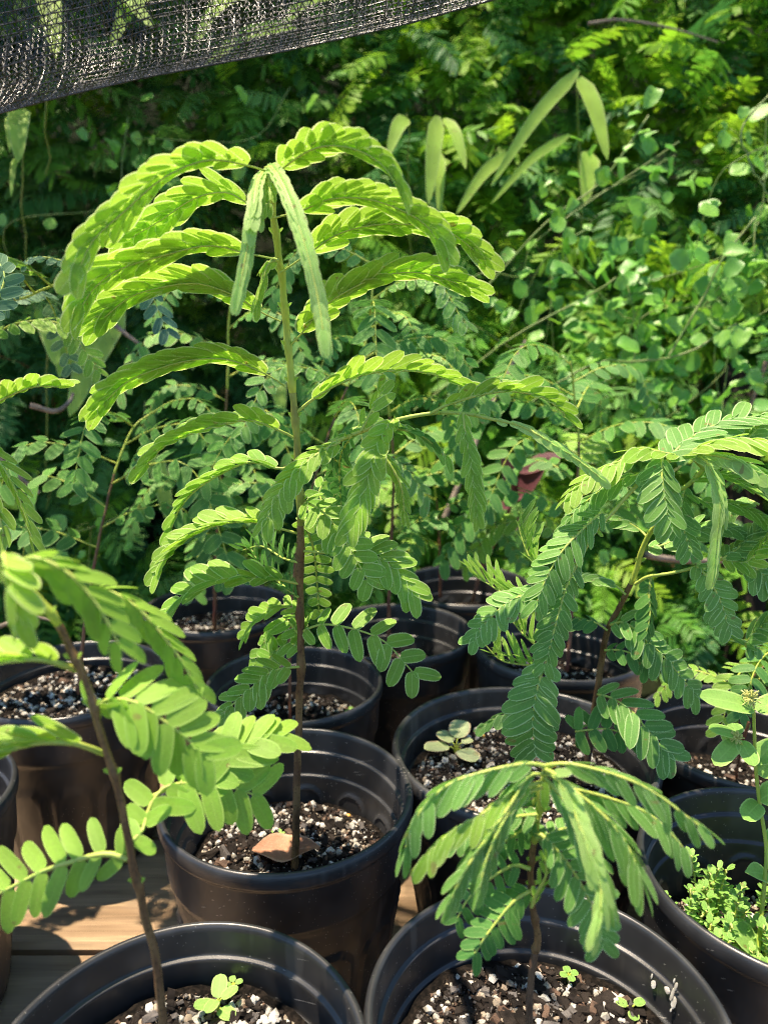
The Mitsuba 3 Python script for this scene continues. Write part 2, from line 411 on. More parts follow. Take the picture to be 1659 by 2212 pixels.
def pot(px, py, D, label, fine, soil_depth, n_bark, n_perl, soil_label, h=.17, turn=0.0, seed=1):
    k = numbered('nursery_pot')
    s, sz = D / .1704, h / .1702
    scene[k] = {**POT_SHAPE['fine' if fine else 'coarse'], 'to_world': T().translate([px, py, .001]).rotate([0, 0, 1], turn).scale([s, s, sz])}
    labels[k] = {'label': label, 'category': 'pot', 'group': 'black nursery pots on the deck'}
    zt = h - soil_depth
    R = s * (.0606 + (.0741 - .0606) * min((zt / sz - .003) / .127, 1)) - .0008 * s
    r = np.random.default_rng(seed)
    so = thing('potting_mix', soil_label, 'potting soil', 'potting mix inside the pots')
    nr, nt = (34, 120) if fine else (16, 60)
    rr, tt = np.meshgrid(np.linspace(0, 1, nr) * R, np.arange(nt) / nt * 2 * np.pi, indexing='ij')
    X, Yy = px + rr * np.cos(tt), py + rr * np.sin(tt)
    Z = zt + soil_height(X, Yy, seed) + .0016 * (meshkit.noise(np.stack([X * 420, Yy * 420, X * 0], -1)) - .5)
    i, j = np.meshgrid(np.arange(nr - 1), np.arange(nt), indexing='ij')
    k0, k1 = i * nt + j, i * nt + (j + 1) % nt
    f = np.vstack([np.stack([k0, k1 + nt, k1], -1).reshape(-1, 3), np.stack([k0, k0 + nt, k1 + nt], -1).reshape(-1, 3)])
    put(so, 'soil', shape((np.stack([X, Yy, Z], -1).reshape(-1, 3), f), 'soil_mix'))

    def spot(size, rim=.004):
        rad = (R - rim - size * .5) * math.sqrt(r.random()); a = r.random() * 2 * np.pi
        x, y = px + rad * math.cos(a), py + rad * math.sin(a)
        return np.array([x, y, zt + soil_height(x, y, seed) + size * .18])
    loose = {}
    for n, is_bark in ((n_bark, True), (n_perl, False)):
        for c in range(n):
            if is_bark:
                size = r.choice([.0025, .0038, .0055, .0080], p=[.46, .34, .16, .04]) * (.7 + .6 * r.random())
                m = r.choice(['bark_dark', 'bark_brown', 'bark_grey'], p=[.76, .12, .12]); i = r.integers(6)
                M = trimesh.transformations.rotation_matrix(r.random() * 6.28, [0, 0, 1]) @ trimesh.transformations.rotation_matrix(r.normal(0, .45), [r.random() - .5, r.random() - .5, .01])
            else:
                size = r.choice([.0026, .0042, .0058], p=[.40, .40, .20]) * (.75 + .5 * r.random())
                m = r.choice(['perlite_white', 'pebble_tan'], p=[.78, .22]); i = r.integers(5)
                M = rot(r)
            M = M.copy(); M[:3, :3] *= size; M[:3, 3] = spot(size)
            if fine and size > .0036 and COUNT.get(f'{so}__chip', 0) + COUNT.get(f'{so}__granule', 0) < 280:
                put(so, 'chip' if is_bark else 'granule', {**(BARK[(m, i)] if is_bark else PERL[(m, i)]), 'to_world': xf(M)})
            else:
                src = (bark_s if is_bark else per_s)[i]
                loose.setdefault(m, []).append((np.asarray(src.vertices) @ M[:3, :3].T + M[:3, 3], np.asarray(src.faces)))
    tiny = np.array([[1, 0, -.4], [-.5, .8, -.4], [-.5, -.8, -.4], [0, .1, .8]]), np.array([[0, 1, 3], [1, 2, 3], [2, 0, 3]])
    for c in range(6500 if fine else 900):
        size = .0007 + .0013 * r.random() ** 2
        m = r.choice(['bark_dark', 'bark_brown', 'bark_grey', 'perlite_white', 'pebble_tan'], p=[.36, .15, .23, .11, .15])
        M = rot(r)[:3, :3] * (.5 + .5 * r.random((3, 1))) * size
        loose.setdefault(m, []).append((tiny[0] @ M.T + spot(size), tiny[1]))
    for m, parts in loose.items():
        put(so, {'bark_dark': 'dark_crumbs', 'bark_brown': 'brown_crumbs', 'bark_grey': 'grey_crumbs', 'perlite_white': 'perlite_crumbs', 'pebble_tan': 'tan_crumbs'}[m],
            shape(join(parts)[:2], m, smooth=False), kind='stuff')
    for c in range(4 if fine else 1):
        b = trimesh.creation.icosphere(2, .0021); b.apply_translation(spot(.003) + [0, 0, .0005])
        put(so, 'fertiliser_bead', mikit.ply(b, 'bead_orange', smooth=True))
    return (px, py, zt, R, s)


A = pot(-.0875, .252, .166, 'black nursery pot at the lower left, holding the leaning blurred sapling', True, .030, 1500, 560, 'bark and perlite mix with a small serrated weed, around the leaning stem', turn=4, seed=3)
D_ = pot(.0735, .279, .166, 'black nursery pot with the short drooping sapling and a white splash inside', True, .038, 1700, 640, 'bark and perlite mix around the short dark knobbly stem', turn=17, seed=5)
B = pot(-.066, .452, .172, 'black nursery pot holding the tallest sapling in the middle', True, .057, 1400, 480, 'bark and perlite mix with a fallen brown leaf on it', turn=11, seed=8)
C = pot(.1060, .511, .200, 'wide black nursery pot with a small round leaved weed inside', True, .031, 1100, 640, 'pale perlite rich mix with a round leaved weed growing in it', turn=9, seed=9)
E = pot(.235, .372, .170, 'black nursery pot full of tiny leaved weeds', True, .066, 400, 300, 'potting mix nearly covered by tiny leaved weeds', turn=5, seed=11)
G = pot(-.081, .622, .160, 'black nursery pot directly behind the pot of the tallest sapling', False, .046, 500, 340, 'dark potting mix around the thin reddish stem behind the tall sapling', turn=8, seed=12)
H = pot(-.287, .632, .172, 'black nursery pot at the left, behind the leaning sapling stem', False, .024, 500, 460, 'perlite speckled mix behind the leaning stem at the left', turn=3, seed=13)
M_ = pot(-.338, .440, .170, 'black nursery pot cut off by the left edge', False, .05, 200, 80, 'potting mix in the pot cut off by the left edge', seed=14)
F_ = pot(.286, .530, .170, 'black nursery pot behind the weedy pot at the right', False, .060, 300, 200, 'potting mix behind the weedy pot at the right', turn=8, seed=15)
J = pot(.0135, .748, .164, 'black nursery pot in the back row behind the wide pot and left of it', False, .055, 300, 160, 'potting mix around the upright stem right of the tall sapling, in the back', seed=16)
L_ = pot(.178, .705, .172, 'black nursery pot right behind the wide pot', False, .048, 250, 260, 'perlite strewn mix right behind the wide pot', turn=12, seed=17)
I_ = pot(-.194, .822, .172, 'black nursery pot farthest left in the back row', False, .033, 300, 240, 'dark potting mix of the back row pot farthest left', seed=18)
K_ = pot(.104, .905, .170, 'black nursery pot farthest back, beside the red leaved plant', False, .05, 200, 60, 'potting mix in the farthest pot beside the red leaved plant', seed=19)

def on_wall(P, u, v):
    t_ = np.linspace(.2, 1.2, 4000)
    a, b = (u - 829.5) / F, (v - 1106.0) / F
    q = np.array([a, CP - b * SP, -SP - b * CP])[None] * t_[:, None] + np.array([0, 0, ZC])
    rad = np.hypot(q[:, 0] - P[0], q[:, 1] - P[1])
    rw = (.0606 + (.0741 - .0606) * (np.clip(q[:, 2], 0, .17) - .003) / .127) * P[4]
    ok = (rad > rw) & (q[:, 1] > P[1] - .02) & (q[:, 2] < .168)
    i = int(np.argmax(ok))
    n = nrm(np.array([P[0] - q[i, 0], P[1] - q[i, 1], .02]))
    return q[i], n


spl = []
for (u, v, su, sv) in [(1455, 2168, .0020, .0032), (1452, 2150, .0012, .0034), (1441, 2140, .0024, .0016), (1460, 2132, .0011, .0022), (1411, 2128, .0018, .0022), (1408, 2110, .0007, .0014), (1456, 2120, .0006, .0014), (1449, 2184, .0007, .001)]:
    q, n = on_wall(D_, u, v)
    b = trimesh.creation.icosphere(2, 1.0)
    tt_ = nrm(np.cross(n, [0, 0, 1])); zz = np.cross(tt_, n)
    b.vertices = b.vertices * (1 + .5 * (meshkit.noise(b.vertices * 2.5 + u)[:, None] - .5))
    b.vertices = q + b.vertices[:, :1] * tt_ * su * .75 + b.vertices[:, 1:2] * zz * sv + b.vertices[:, 2:] * n * .00035
    spl.append((np.asarray(b.vertices), np.asarray(b.faces)))
put('nursery_pot_001', 'splash', shape(join(spl)[:2], 'perlite_white'), label='white splash dried on the inner wall')

# ------------------------------------------------------------------ sapling 1: the tall one in the middle
Y0 = B[1]
p1 = thing('sapling', 'tallest sapling in the middle, thin brown stem and arching feathery bright green leaves', 'sapling')
S1 = stem(p1, [(637, 1884), (640, 1760), (645, 1560), (650, 1400), (648, 1150), (646, 1010), (634, 890), (621, 760), (611, 640), (600, 560), (590, 480), (584, 410), (574, 366)],
          [.447, .452, .45, .447, .44, .435, .43, .425, .42, .41, .40, .39, .38], (.0027), .0015, [(0, 'stem_brown'), (.56, 'stem_olive'), (.74, 'stem_green')], knots=(30, 37, 43, 46, 52, 57, 62, 66, 70, 74, 78, 82, 86))
stipules(p1, S1, [46, 52, 57, 62, 66, 70, 74, 78, 82, 86], .006)
UP = dict(roll=-34, fold=-14, ang=22, twist=8, scale=1.27, rr=.0005, jit=.45)
frond(p1, [(582, 372), (540, 358), (450, 345), (355, 382), (270, 455), (200, 520), (168, 590)], [.38, .34, .32], 14, 82, 38, start=.14, **UP)
frond(p1, [(588, 440), (540, 440), (490, 415), (420, 428), (340, 480), (270, 520)], [.39, .40, .41], 10, 72, 35, start=.14, **UP)
frond(p1, [(598, 560), (530, 546), (450, 530), (350, 552), (250, 585), (195, 632), (172, 672)], [.40, .375, .36], 14, 82, 38, start=.16, **UP)
frond(p1, [(605, 693), (568, 676), (500, 635), (425, 612), (350, 620), (280, 642), (215, 695)], [.42, .40, .395], 13, 78, 36, start=.12, **UP)
frond(p1, [(614, 833), (582, 812), (500, 778), (425, 776), (350, 793), (275, 824), (222, 873)], [.428, .41, .40], 13, 76, 35, start=.10, **UP)
frond(p1, [(634, 945), (605, 930), (540, 908), (475, 918), (400, 942), (350, 968), (312, 1012)], [.432, .42, .41], 12, 68, 37, start=.10, roll=-4, fold=-48, ang=29, twist=4)
frond(p1, [(646, 1005), (600, 1012), (540, 998), (475, 1025), (420, 1062), (385, 1105), (368, 1150)], [.436, .45, .455], 11, 64, 34, mat='leaf_mid', start=.14, roll=4, fold=-36, ang=34)
frond(p1, [(642, 1152), (606, 1142), (550, 1128), (480, 1132), (415, 1158), (370, 1195), (342, 1238)], [.44, .43, .42], 12, 72, 36, start=.12, roll=8, fold=-32, ang=36)
frond(p1, [(648, 1262), (600, 1252), (540, 1250), (480, 1255), (410, 1282), (358, 1338)], [.442, .43, .425], 9, 78, 40, mat='leaf_mid', start=.10, roll=16, fold=-22, ang=44)
frond(p1, [(648, 1372), (612, 1338), (580, 1370), (550, 1440)], [.446, .47, .48], 9, 58, 26, mat='leaf_mid', roll=30, fold=10, ang=58)
frond(p1, [(650, 1440), (590, 1450), (540, 1490), (500, 1525), (478, 1552)], [.446, .43, .425], 8, 66, 30, mat='leaf_mid', start=.08, roll=30, fold=5, ang=50)
frond(p1, [(647, 1320), (610, 1312), (560, 1335), (530, 1372)], [.446, .455, .46], 8, 52, 22, mat='leaf_young', roll=26, fold=-20, ang=44)
frond(p1, [(650, 1400), (625, 1392), (590, 1412), (562, 1460)], [.446, .46, .465], 7, 50, 24, mat='leaf_mid', roll=40, fold=5, ang=56)
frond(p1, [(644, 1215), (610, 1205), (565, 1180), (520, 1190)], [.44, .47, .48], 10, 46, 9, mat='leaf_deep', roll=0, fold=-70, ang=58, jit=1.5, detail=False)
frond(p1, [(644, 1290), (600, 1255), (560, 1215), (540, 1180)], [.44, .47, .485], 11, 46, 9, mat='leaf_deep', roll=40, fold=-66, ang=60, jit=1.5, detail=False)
# right side
frond(p1, [(590, 385), (625, 352), (685, 318), (755, 318), (820, 350), (862, 405)], [.38, .35, .33], 12, 82, 38, start=.10, **UP)
frond(p1, [(592, 470), (650, 455), (710, 430), (785, 428), (860, 450), (920, 485), (950, 530)], [.395, .37, .36], 13, 78, 35, start=.16, **UP)
frond(p1, [(604, 590), (670, 545), (730, 505), (810, 485), (890, 485), (970, 500), (1036, 550)], [.41, .39, .385], 13, 78, 36, start=.18, **UP)
frond(p1, [(624, 750), (656, 715), (700, 662), (765, 620), (840, 592), (920, 590), (1005, 618)], [.424, .40, .40], 13, 78, 35, start=.10, **UP)
frond(p1, [(637, 895), (668, 868), (725, 832), (790, 808), (860, 800), (935, 808), (1010, 840)], [.43, .42, .425], 12, 74, 34, mat='leaf_young', start=.11, roll=-4, fold=-44, ang=28, twist=4)
# folded young leaves that hang at the top
frond(p1, [(572, 366), (557, 390), (547, 450), (533, 545), (515, 632)], [.38, .345, .335], 15, 78, 24, mat='leaf_pale', roll=84, fold=6, ang=7, jit=.2, twist=6)
frond(p1, [(574, 362), (592, 366), (625, 430), (662, 540), (688, 650), (700, 730)], [.38, .33, .315], 18, 80, 28, mat='leaf_pale', roll=84, fold=6, ang=7, jit=.2, twist=6)
frond(p1, [(574, 366), (568, 395), (564, 425), (560, 470)], [.38, .37, .365], 5, 52, 18, mat='leaf_pale', roll=80, fold=10, ang=10, jit=.4)
frond(p1, [(574, 366), (582, 395), (584, 420), (580, 452)], [.38, .368, .362], 4, 44, 16, mat='leaf_young', roll=80, fold=10, ang=12, jit=.4)
frond(p1, [(600, 560), (578, 570), (566, 610), (552, 655)], [.405, .39, .385], 5, 50, 22, roll=60, fold=50, ang=18)
# the side branch
BR = stem(p1, [(648, 1000), (700, 966), (780, 932), (850, 908), (930, 893), (1000, 893), (1075, 908)], [.437, .42, .41, .40], .0014, .0009, [(0, 'stem_yellow')], name='branch')
stipules(p1, BR, [26, 48, 66, 80], .0065)
frond(p1, [(930, 893), (968, 874), (1040, 852), (1110, 845), (1180, 862), (1230, 905)], [.405, .395, .39], 10, 66, 32, start=.12, roll=-6, fold=-44, ang=28, twist=4)
frond(p1, [(1070, 906), (1130, 922), (1200, 962), (1260, 1002), (1302, 1036)], [.40, .385, .38], 11, 46, 18, mat='leaf_pale', roll=50, fold=20, ang=15, jit=.5)
frond(p1, [(1000, 893), (1004, 930), (1015, 990), (1024, 1060), (1030, 1116)], [.40, .39, .388], 11, 60, 22, roll=34, fold=-30, ang=20, jit=.6)
frond(p1, [(850, 908), (830, 935), (808, 990), (785, 1065), (762, 1135)], [.41, .39, .38], 11, 82, 32, roll=34, fold=-28, ang=24, jit=.7)
frond(p1, [(815, 970), (840, 1000), (866, 1050), (874, 1112)], [.415, .41, .41], 8, 50, 15, roll=60, fold=42, ang=28)
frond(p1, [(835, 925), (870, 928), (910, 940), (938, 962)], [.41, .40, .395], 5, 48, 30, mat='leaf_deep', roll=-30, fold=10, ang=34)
frond(p1, [(780, 932), (795, 900), (815, 865), (830, 835)], [.41, .415, .42], 3, 62, 24, roll=30, ang=26)
frond(p1, [(735, 955), (690, 978), (640, 1020), (600, 1075), (572, 1132)], [.415, .40, .39], 10, 66, 32, mat='leaf_young', roll=26, fold=14, ang=38)
frond(p1, [(700, 962), (740, 940), (780, 918), (800, 905)], [.425, .43, .435], 5, 44, 24, mat='leaf_mid', roll=0, ang=40)
# lower right
frond(p1, [(650, 1090), (668, 1088), (712, 1120), (755, 1185), (800, 1262)], [.44, .425, .415], 9, 62, 34, mat='leaf_mid', start=.08, roll=46, fold=4, ang=58)
frond(p1, [(652, 1190), (720, 1195), (790, 1192), (845, 1225), (900, 1290)], [.44, .43, .425], 8, 74, 34, mat='leaf_mid', start=.34, roll=40, fold=2, ang=44)
frond(p1, [(650, 1365), (700, 1349), (775, 1362), (830, 1386), (872, 1430), (905, 1468)], [.446, .43, .42], 8, 72, 34, mat='leaf_mid', roll=48, fold=2, ang=62, taper=(.6, 1, .85))
frond(p1, [(652, 1120), (676, 1180), (684, 1250), (690, 1330)], [.445, .47, .48], 10, 40, 20, mat='leaf_mid', roll=60, fold=6, ang=60, detail=False)
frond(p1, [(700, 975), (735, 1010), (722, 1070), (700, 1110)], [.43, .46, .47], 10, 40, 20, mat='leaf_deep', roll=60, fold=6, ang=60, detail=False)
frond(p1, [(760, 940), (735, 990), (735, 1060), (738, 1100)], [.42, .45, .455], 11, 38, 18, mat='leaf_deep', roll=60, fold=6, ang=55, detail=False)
frond(p1, [(850, 915), (890, 925), (940, 960), (968, 990)], [.41, .425, .43], 7, 50, 24, mat='leaf_mid', roll=20, ang=40, detail=False)
frond(p1, [(650, 1130), (700, 1110), (690, 1060), (715, 1030)], [.445, .47, .48], 8, 44, 24, mat='leaf_mid', roll=50, ang=55, detail=False)

# ------------------------------------------------------------------ sapling 2: leaning, blurred, lower left
p2 = thing('sapling', 'leaning sapling at the lower left with big soft focus leaflets', 'sapling')
S2 = stem(p2, [(354, 2230), (345, 2130), (335, 2062), (315, 1992), (296, 1912), (281, 1842), (270, 1782), (260, 1722), (240, 1655), (216, 1578), (186, 1478), (150, 1403), (120, 1343), (75, 1283), (35, 1233), (5, 1196)],
          [.252, .252, .25, .25, .248, .245, .24], .0018, .0012, [(0, 'stem_brown'), (.86, 'stem_green')], knots=(30, 50, 62, 70, 78))
stipules(p2, S2, [30, 50, 62, 70, 78, 84], .005)
frond(p2, [(30, 1225), (75, 1205), (150, 1240), (212, 1310), (262, 1402)], [0.230, 0.230, 0.230], 8, 118, 42, mat='leaf_broad', roll=38, fold=40, ang=44, droop=.15)
frond(p2, [(170, 1290), (225, 1275), (290, 1308), (345, 1365), (390, 1425), (432, 1500)], [0.260, 0.260, 0.260], 10, 104, 34, mat='leaf_broad', roll=38, fold=40, ang=34, droop=.15)
frond(p2, [(8, 1196), (15, 1230), (30, 1280), (38, 1345)], [0.230, 0.215, 0.215], 6, 110, 42, mat='leaf_young', roll=65, fold=30, ang=26)
frond(p2, [(165, 1447), (135, 1437), (90, 1425), (30, 1428), (-40, 1440)], [0.250, 0.240, 0.240], 4, 112, 47, start=.24, roll=-4, fold=-40, ang=30, rr=.0013)
frond(p2, [(222, 1628), (195, 1617), (150, 1605), (70, 1608), (-30, 1640)], [0.255, 0.245, 0.240], 5, 125, 51, start=.26, roll=0, fold=-36, ang=30, rr=.0013)
frond(p2, [(212, 1565), (225, 1515), (285, 1515), (330, 1540), (390, 1585), (455, 1640)], [0.255, 0.250, 0.250], 9, 120, 49, mat='leaf_broad', start=.08, roll=46, fold=6, ang=58)
frond(p2, [(282, 1822), (310, 1790), (325, 1740), (365, 1697), (450, 1694), (510, 1704), (560, 1722)], [0.255, 0.275, 0.290], 9, 104, 42, mat='leaf_broad', roll=50, fold=0, ang=60, taper=(.45, 1, .9))
frond(p2, [(330, 1720), (410, 1680), (490, 1630), (560, 1600), (600, 1590)], [0.275, 0.290, 0.300], 8, 112, 44, mat='leaf_broad', start=.2, roll=30, fold=4, ang=40)
frond(p2, [(276, 1856), (240, 1846), (205, 1848), (150, 1864), (95, 1882), (30, 1915), (-30, 1945)], [0.250, 0.250, 0.250], 8, 108, 36, mat='leaf_broad', roll=52, fold=2, ang=58, rr=.0013, taper=(.62, 1, .95))

# ------------------------------------------------------------------ sapling 3: short drooping, pot at the lower right
p3 = thing('sapling', 'short drooping sapling with a dark knobbly stem at the bottom right of centre', 'sapling')
S3 = stem(p3, [(1142, 2225), (1146, 2150), (1150, 2082), (1160, 2032), (1149, 1957), (1145, 1882), (1154, 1807), (1163, 1747), (1172, 1690), (1178, 1655)], [.279, .279, .275, .27, .265], .0017, .0011,
          [(0, 'stem_dark'), (.30, 'stem_brown'), (.72, 'stem_green')], bend=.0008, knots=(27, 38, 50, 58, 66, 74))
stipules(p3, S3, [50, 58, 66, 74, 82, 88], .0045)
frond(p3, [(1178, 1655), (1140, 1650), (1070, 1662), (980, 1690), (920, 1738), (885, 1795), (874, 1845)], [.265, .258, .25], 14, 88, 28, mat='leaf_cool', start=.08, roll=10, fold=46, ang=32)
frond(p3, [(1172, 1690), (1130, 1702), (1085, 1728), (1030, 1766), (965, 1806), (918, 1855)], [.265, .255, .25], 12, 80, 26, mat='leaf_young', start=.10, roll=0, fold=44, ang=30)
frond(p3, [(1174, 1672), (1140, 1678), (1105, 1735), (1068, 1790), (1030, 1842), (1000, 1890), (972, 1950)], [.265, .25, .24], 13, 92, 28, mat='leaf_cool', start=.06, roll=36, fold=50, ang=27)
frond(p3, [(1180, 1654), (1220, 1650), (1285, 1662), (1370, 1690), (1432, 1726), (1482, 1764), (1520, 1790)], [.265, .255, .25], 12, 90, 23, mat='leaf_cool', start=.10, roll=26, fold=46, ang=36)
frond(p3, [(1178, 1670), (1215, 1690), (1280, 1740), (1335, 1796), (1366, 1850), (1385, 1905)], [.265, .25, .24], 11, 118, 29, mat='leaf_cool', start=.08, roll=34, fold=48, ang=30)
frond(p3, [(1176, 1662), (1205, 1680), (1242, 1757), (1270, 1832), (1298, 1920), (1292, 2000)], [.265, .24, .225], 13, 92, 23, mat='leaf_pale', start=.10, roll=78, fold=30, ang=15, jit=.6)
frond(p3, [(1172, 1700), (1240, 1706), (1305, 1722), (1380, 1748), (1430, 1782), (1482, 1840)], [.266, .27, .265], 11, 86, 22, mat='leaf_cool', start=.12, roll=10, fold=46, ang=32)
frond(p3, [(1158, 1800), (1180, 1812), (1228, 1868), (1262, 1925), (1288, 1982), (1300, 2045)], [.268, .26, .255], 11, 78, 29, mat='leaf_cool', start=.06, roll=54, fold=4, ang=52)
frond(p3, [(1146, 1878), (1110, 1870), (1060, 1898), (1012, 1942), (985, 1990)], [.268, .275, .275], 8, 62, 22, mat='leaf_deep', start=.08, roll=56, fold=14, ang=56)
frond(p3, [(1146, 1925), (1110, 1948), (1062, 2006), (1022, 2066)], [.27, .268, .262], 9, 66, 24, mat='leaf_deep', roll=44, fold=24, ang=56)
frond(p3, [(1160, 1760), (1110, 1766), (1050, 1782), (985, 1812), (958, 1828)], [.267, .275, .28], 9, 56, 24, mat='leaf_cool', roll=20, fold=14, ang=46)
frond(p3, [(1158, 1812), (1185, 1805), (1220, 1790), (1255, 1790)], [.268, .275, .28], 6, 44, 20, mat='leaf_cool', roll=30, ang=55, detail=False)
frond(p3, [(1172, 1690), (1150, 1740), (1128, 1790), (1120, 1830)], [.266, .28, .285], 7, 56, 22, mat='leaf_deep', roll=50, ang=50, detail=False)
frond(p3, [(1172, 1700), (1120, 1725), (1080, 1790), (1050, 1860), (1035, 1930)], [.266, .25, .242], 10, 74, 24, mat='leaf_cool', start=.08, roll=36, fold=44, ang=30)
frond(p3, [(1176, 1680), (1220, 1730), (1262, 1800), (1300, 1880), (1322, 1960)], [.266, .25, .24], 10, 84, 26, mat='leaf_cool', start=.08, roll=40, fold=44, ang=30)
frond(p3, [(1160, 1770), (1120, 1800), (1060, 1835), (1010, 1850)], [.268, .28, .285], 8, 50, 20, mat='leaf_deep', roll=30, fold=20, ang=50, detail=False)
frond(p3, [(1148, 1960), (1160, 1930), (1180, 1890), (1176, 1850)], [.27, .262, .258], 5, 40, 14, mat='leaf_young', roll=50, fold=30, ang=24, detail=False)
put(p3, 'bud', shape(leaflet(at(1176, 1690, .262), nrm([.05, -.2, -1]), nrm([0, -1, .2]), .011, .004, 7), 'leaf_young'))

# ------------------------------------------------------------------ sapling 4: branching, wide pot at the right
p4 = thing('sapling', 'branching sapling leaning right out of the wide pot, long hanging feathered leaves', 'sapling')
S4 = stem(p4, [(1268, 1650), (1280, 1560), (1292, 1480), (1302, 1410), (1314, 1358), (1333, 1321), (1353, 1281), (1369, 1246), (1384, 1196), (1400, 1158), (1418, 1132), (1458, 1071), (1494, 1041), (1520, 1012)],
          [.511, .50, .48, .465, .455], .0026, .0014, [(0, 'stem_dark'), (.16, 'stem_brown'), (.64, 'stem_green')])
B4 = stem(p4, [(1520, 1012), (1484, 979), (1452, 991), (1402, 1021), (1359, 1066), (1320, 1110), (1282, 1153), (1246, 1220)], [.455, .445, .44, .44], .0014, .0012, [(0, 'stem_yellow')], name='branch')
T4 = stem(p4, [(1372, 1262), (1400, 1246), (1450, 1238), (1500, 1226), (1560, 1208), (1615, 1196)], [.475, .455, .45], .0011, .0009, [(0, 'stem_yellow')], name='branch')
stipules(p4, B4, [14, 34, 52, 70], .006)
stipules(p4, S4, [50, 62, 70], .006)
frond(p4, [(1248, 1216), (1222, 1270), (1200, 1350), (1176, 1442)], [.44, .43, .425], 14, 60, 22, mat='leaf_cool', roll=64, fold=22, ang=46, one_side=0)
frond(p4, [(1176, 1436), (1160, 1490), (1151, 1552), (1156, 1625)], [.43, .42, .42], 9, 76, 34, mat='leaf_cool', roll=60, fold=4, ang=58)
frond(p4, [(1300, 1105), (1262, 1140), (1215, 1190), (1180, 1250), (1158, 1306)], [.44, .425, .42], 14, 64, 23, mat='leaf_cool', roll=48, fold=20, ang=48)
frond(p4, [(1215, 1278), (1145, 1284), (1100, 1300), (1055, 1340), (1022, 1384)], [.43, .43, .425], 10, 52, 26, mat='leaf_cool', start=.22, roll=32, fold=4, ang=50)
frond(p4, [(1180, 1240), (1150, 1215), (1128, 1165), (1118, 1125)], [.43, .45, .455], 10, 74, 11, mat='leaf_mid', roll=5, fold=-70, ang=50, jit=1.4)
frond(p4, [(1140, 1290), (1095, 1285), (1055, 1262), (1018, 1240)], [.44, .455, .46], 10, 74, 11, mat='leaf_mid', roll=5, fold=-70, ang=50, jit=1.4)
frond(p4, [(1165, 1400), (1130, 1370), (1105, 1340), (1085, 1320)], [.44, .455, .46], 9, 78, 11, mat='leaf_mid', roll=20, fold=-60, ang=62, jit=1.6, detail=False)
frond(p4, [(1175, 1440), (1120, 1435), (1080, 1425), (1045, 1390)], [.44, .46, .465], 9, 78, 11, mat='leaf_mid', roll=20, fold=-60, ang=60, jit=1.6, detail=False)
frond(p4, [(1430, 990), (1430, 1030), (1436, 1080), (1448, 1135)], [.44, .43, .425], 9, 68, 30, mat='leaf_cool', roll=66, fold=20, ang=48)
frond(p4, [(1462, 984), (1385, 972), (1332, 1000), (1268, 1035), (1228, 1075)], [.445, .44, .435], 11, 66, 32, mat='leaf_young', roll=8, fold=10, ang=42)
frond(p4, [(1402, 1020), (1345, 1035), (1290, 1065), (1240, 1110), (1215, 1150)], [.44, .45, .455], 9, 56, 28, mat='leaf_cool', roll=20, fold=12, ang=45)
frond(p4, [(1440, 995), (1480, 955), (1540, 920), (1600, 905), (1665, 900)], [.445, .455, .46], 9, 86, 34, mat='leaf_cool', roll=14, fold=-6, ang=42)
frond(p4, [(1470, 985), (1530, 960), (1600, 950), (1670, 962), (1730, 985)], [.445, .43, .425], 10, 78, 32, mat='leaf_young', roll=12, fold=8, ang=40)
frond(p4, [(1490, 980), (1550, 985), (1610, 1005), (1660, 1040), (1700, 1080)], [.445, .42, .41], 12, 72, 28, mat='leaf_pale', roll=55, fold=24, ang=18, jit=.6)
frond(p4, [(1490, 982), (1522, 992), (1545, 1035), (1556, 1090), (1550, 1160), (1543, 1232)], [.445, .425, .42], 14, 74, 20, mat='leaf_pale', roll=75, fold=20, ang=10, jit=.5)
frond(p4, [(1600, 960), (1640, 925), (1680, 900), (1720, 890)], [.45, .455, .46], 7, 66, 30, mat='leaf_cool', roll=14, ang=42)
frond(p4, [(1505, 1224), (1530, 1250), (1556, 1300), (1576, 1364)], [.45, .44, .435], 8, 54, 26, mat='leaf_cool', roll=66, fold=2, ang=54)
frond(p4, [(1600, 1200), (1628, 1225), (1665, 1255), (1705, 1280)], [.45, .44, .435], 7, 62, 28, mat='leaf_cool', roll=44, fold=6, ang=48)
frond(p4, [(1640, 1400), (1610, 1395), (1640, 1360), (1700, 1330)], [.48, .47, .46], 8, 60, 28, mat='leaf_cool', roll=20, fold=6, ang=44, detail=False)
frond(p4, [(1318, 1350), (1350, 1345), (1390, 1378), (1442, 1428), (1505, 1506)], [.49, .475, .47], 11, 58, 26, mat='leaf_cool', roll=48, fold=10, ang=50)
frond(p4, [(1306, 1405), (1340, 1405), (1375, 1418), (1400, 1450)], [.49, .48, .475], 5, 42, 22, mat='leaf_deep', roll=44, ang=54, detail=False)
frond(p4, [(1290, 1500), (1325, 1510), (1368, 1540), (1400, 1580), (1452, 1640)], [.495, .475, .465], 8, 76, 32, mat='leaf_cool', roll=52, fold=2, ang=46)
frond(p4, [(1280, 1560), (1240, 1580), (1265, 1578), (1310, 1575), (1360, 1588), (1400, 1595)], [.50, .49, .485], 8, 56, 26, mat='leaf_deep', roll=62, fold=2, ang=66)
frond(p4, [(1312, 1362), (1285, 1345), (1240, 1340), (1190, 1352)], [.49, .495, .50], 7, 40, 22, mat='leaf_deep', start=.2, roll=10, ang=45, detail=False)
frond(p4, [(1352, 1285), (1325, 1262), (1285, 1245), (1240, 1240)], [.48, .49, .495], 6, 44, 24, mat='leaf_cool', start=.2, roll=-10, ang=42, detail=False)
frond(p4, [(1398, 1160), (1375, 1140), (1335, 1120), (1300, 1115)], [.475, .485, .49], 6, 44, 26, mat='leaf_cool', start=.2, roll=-10, ang=42, detail=False)
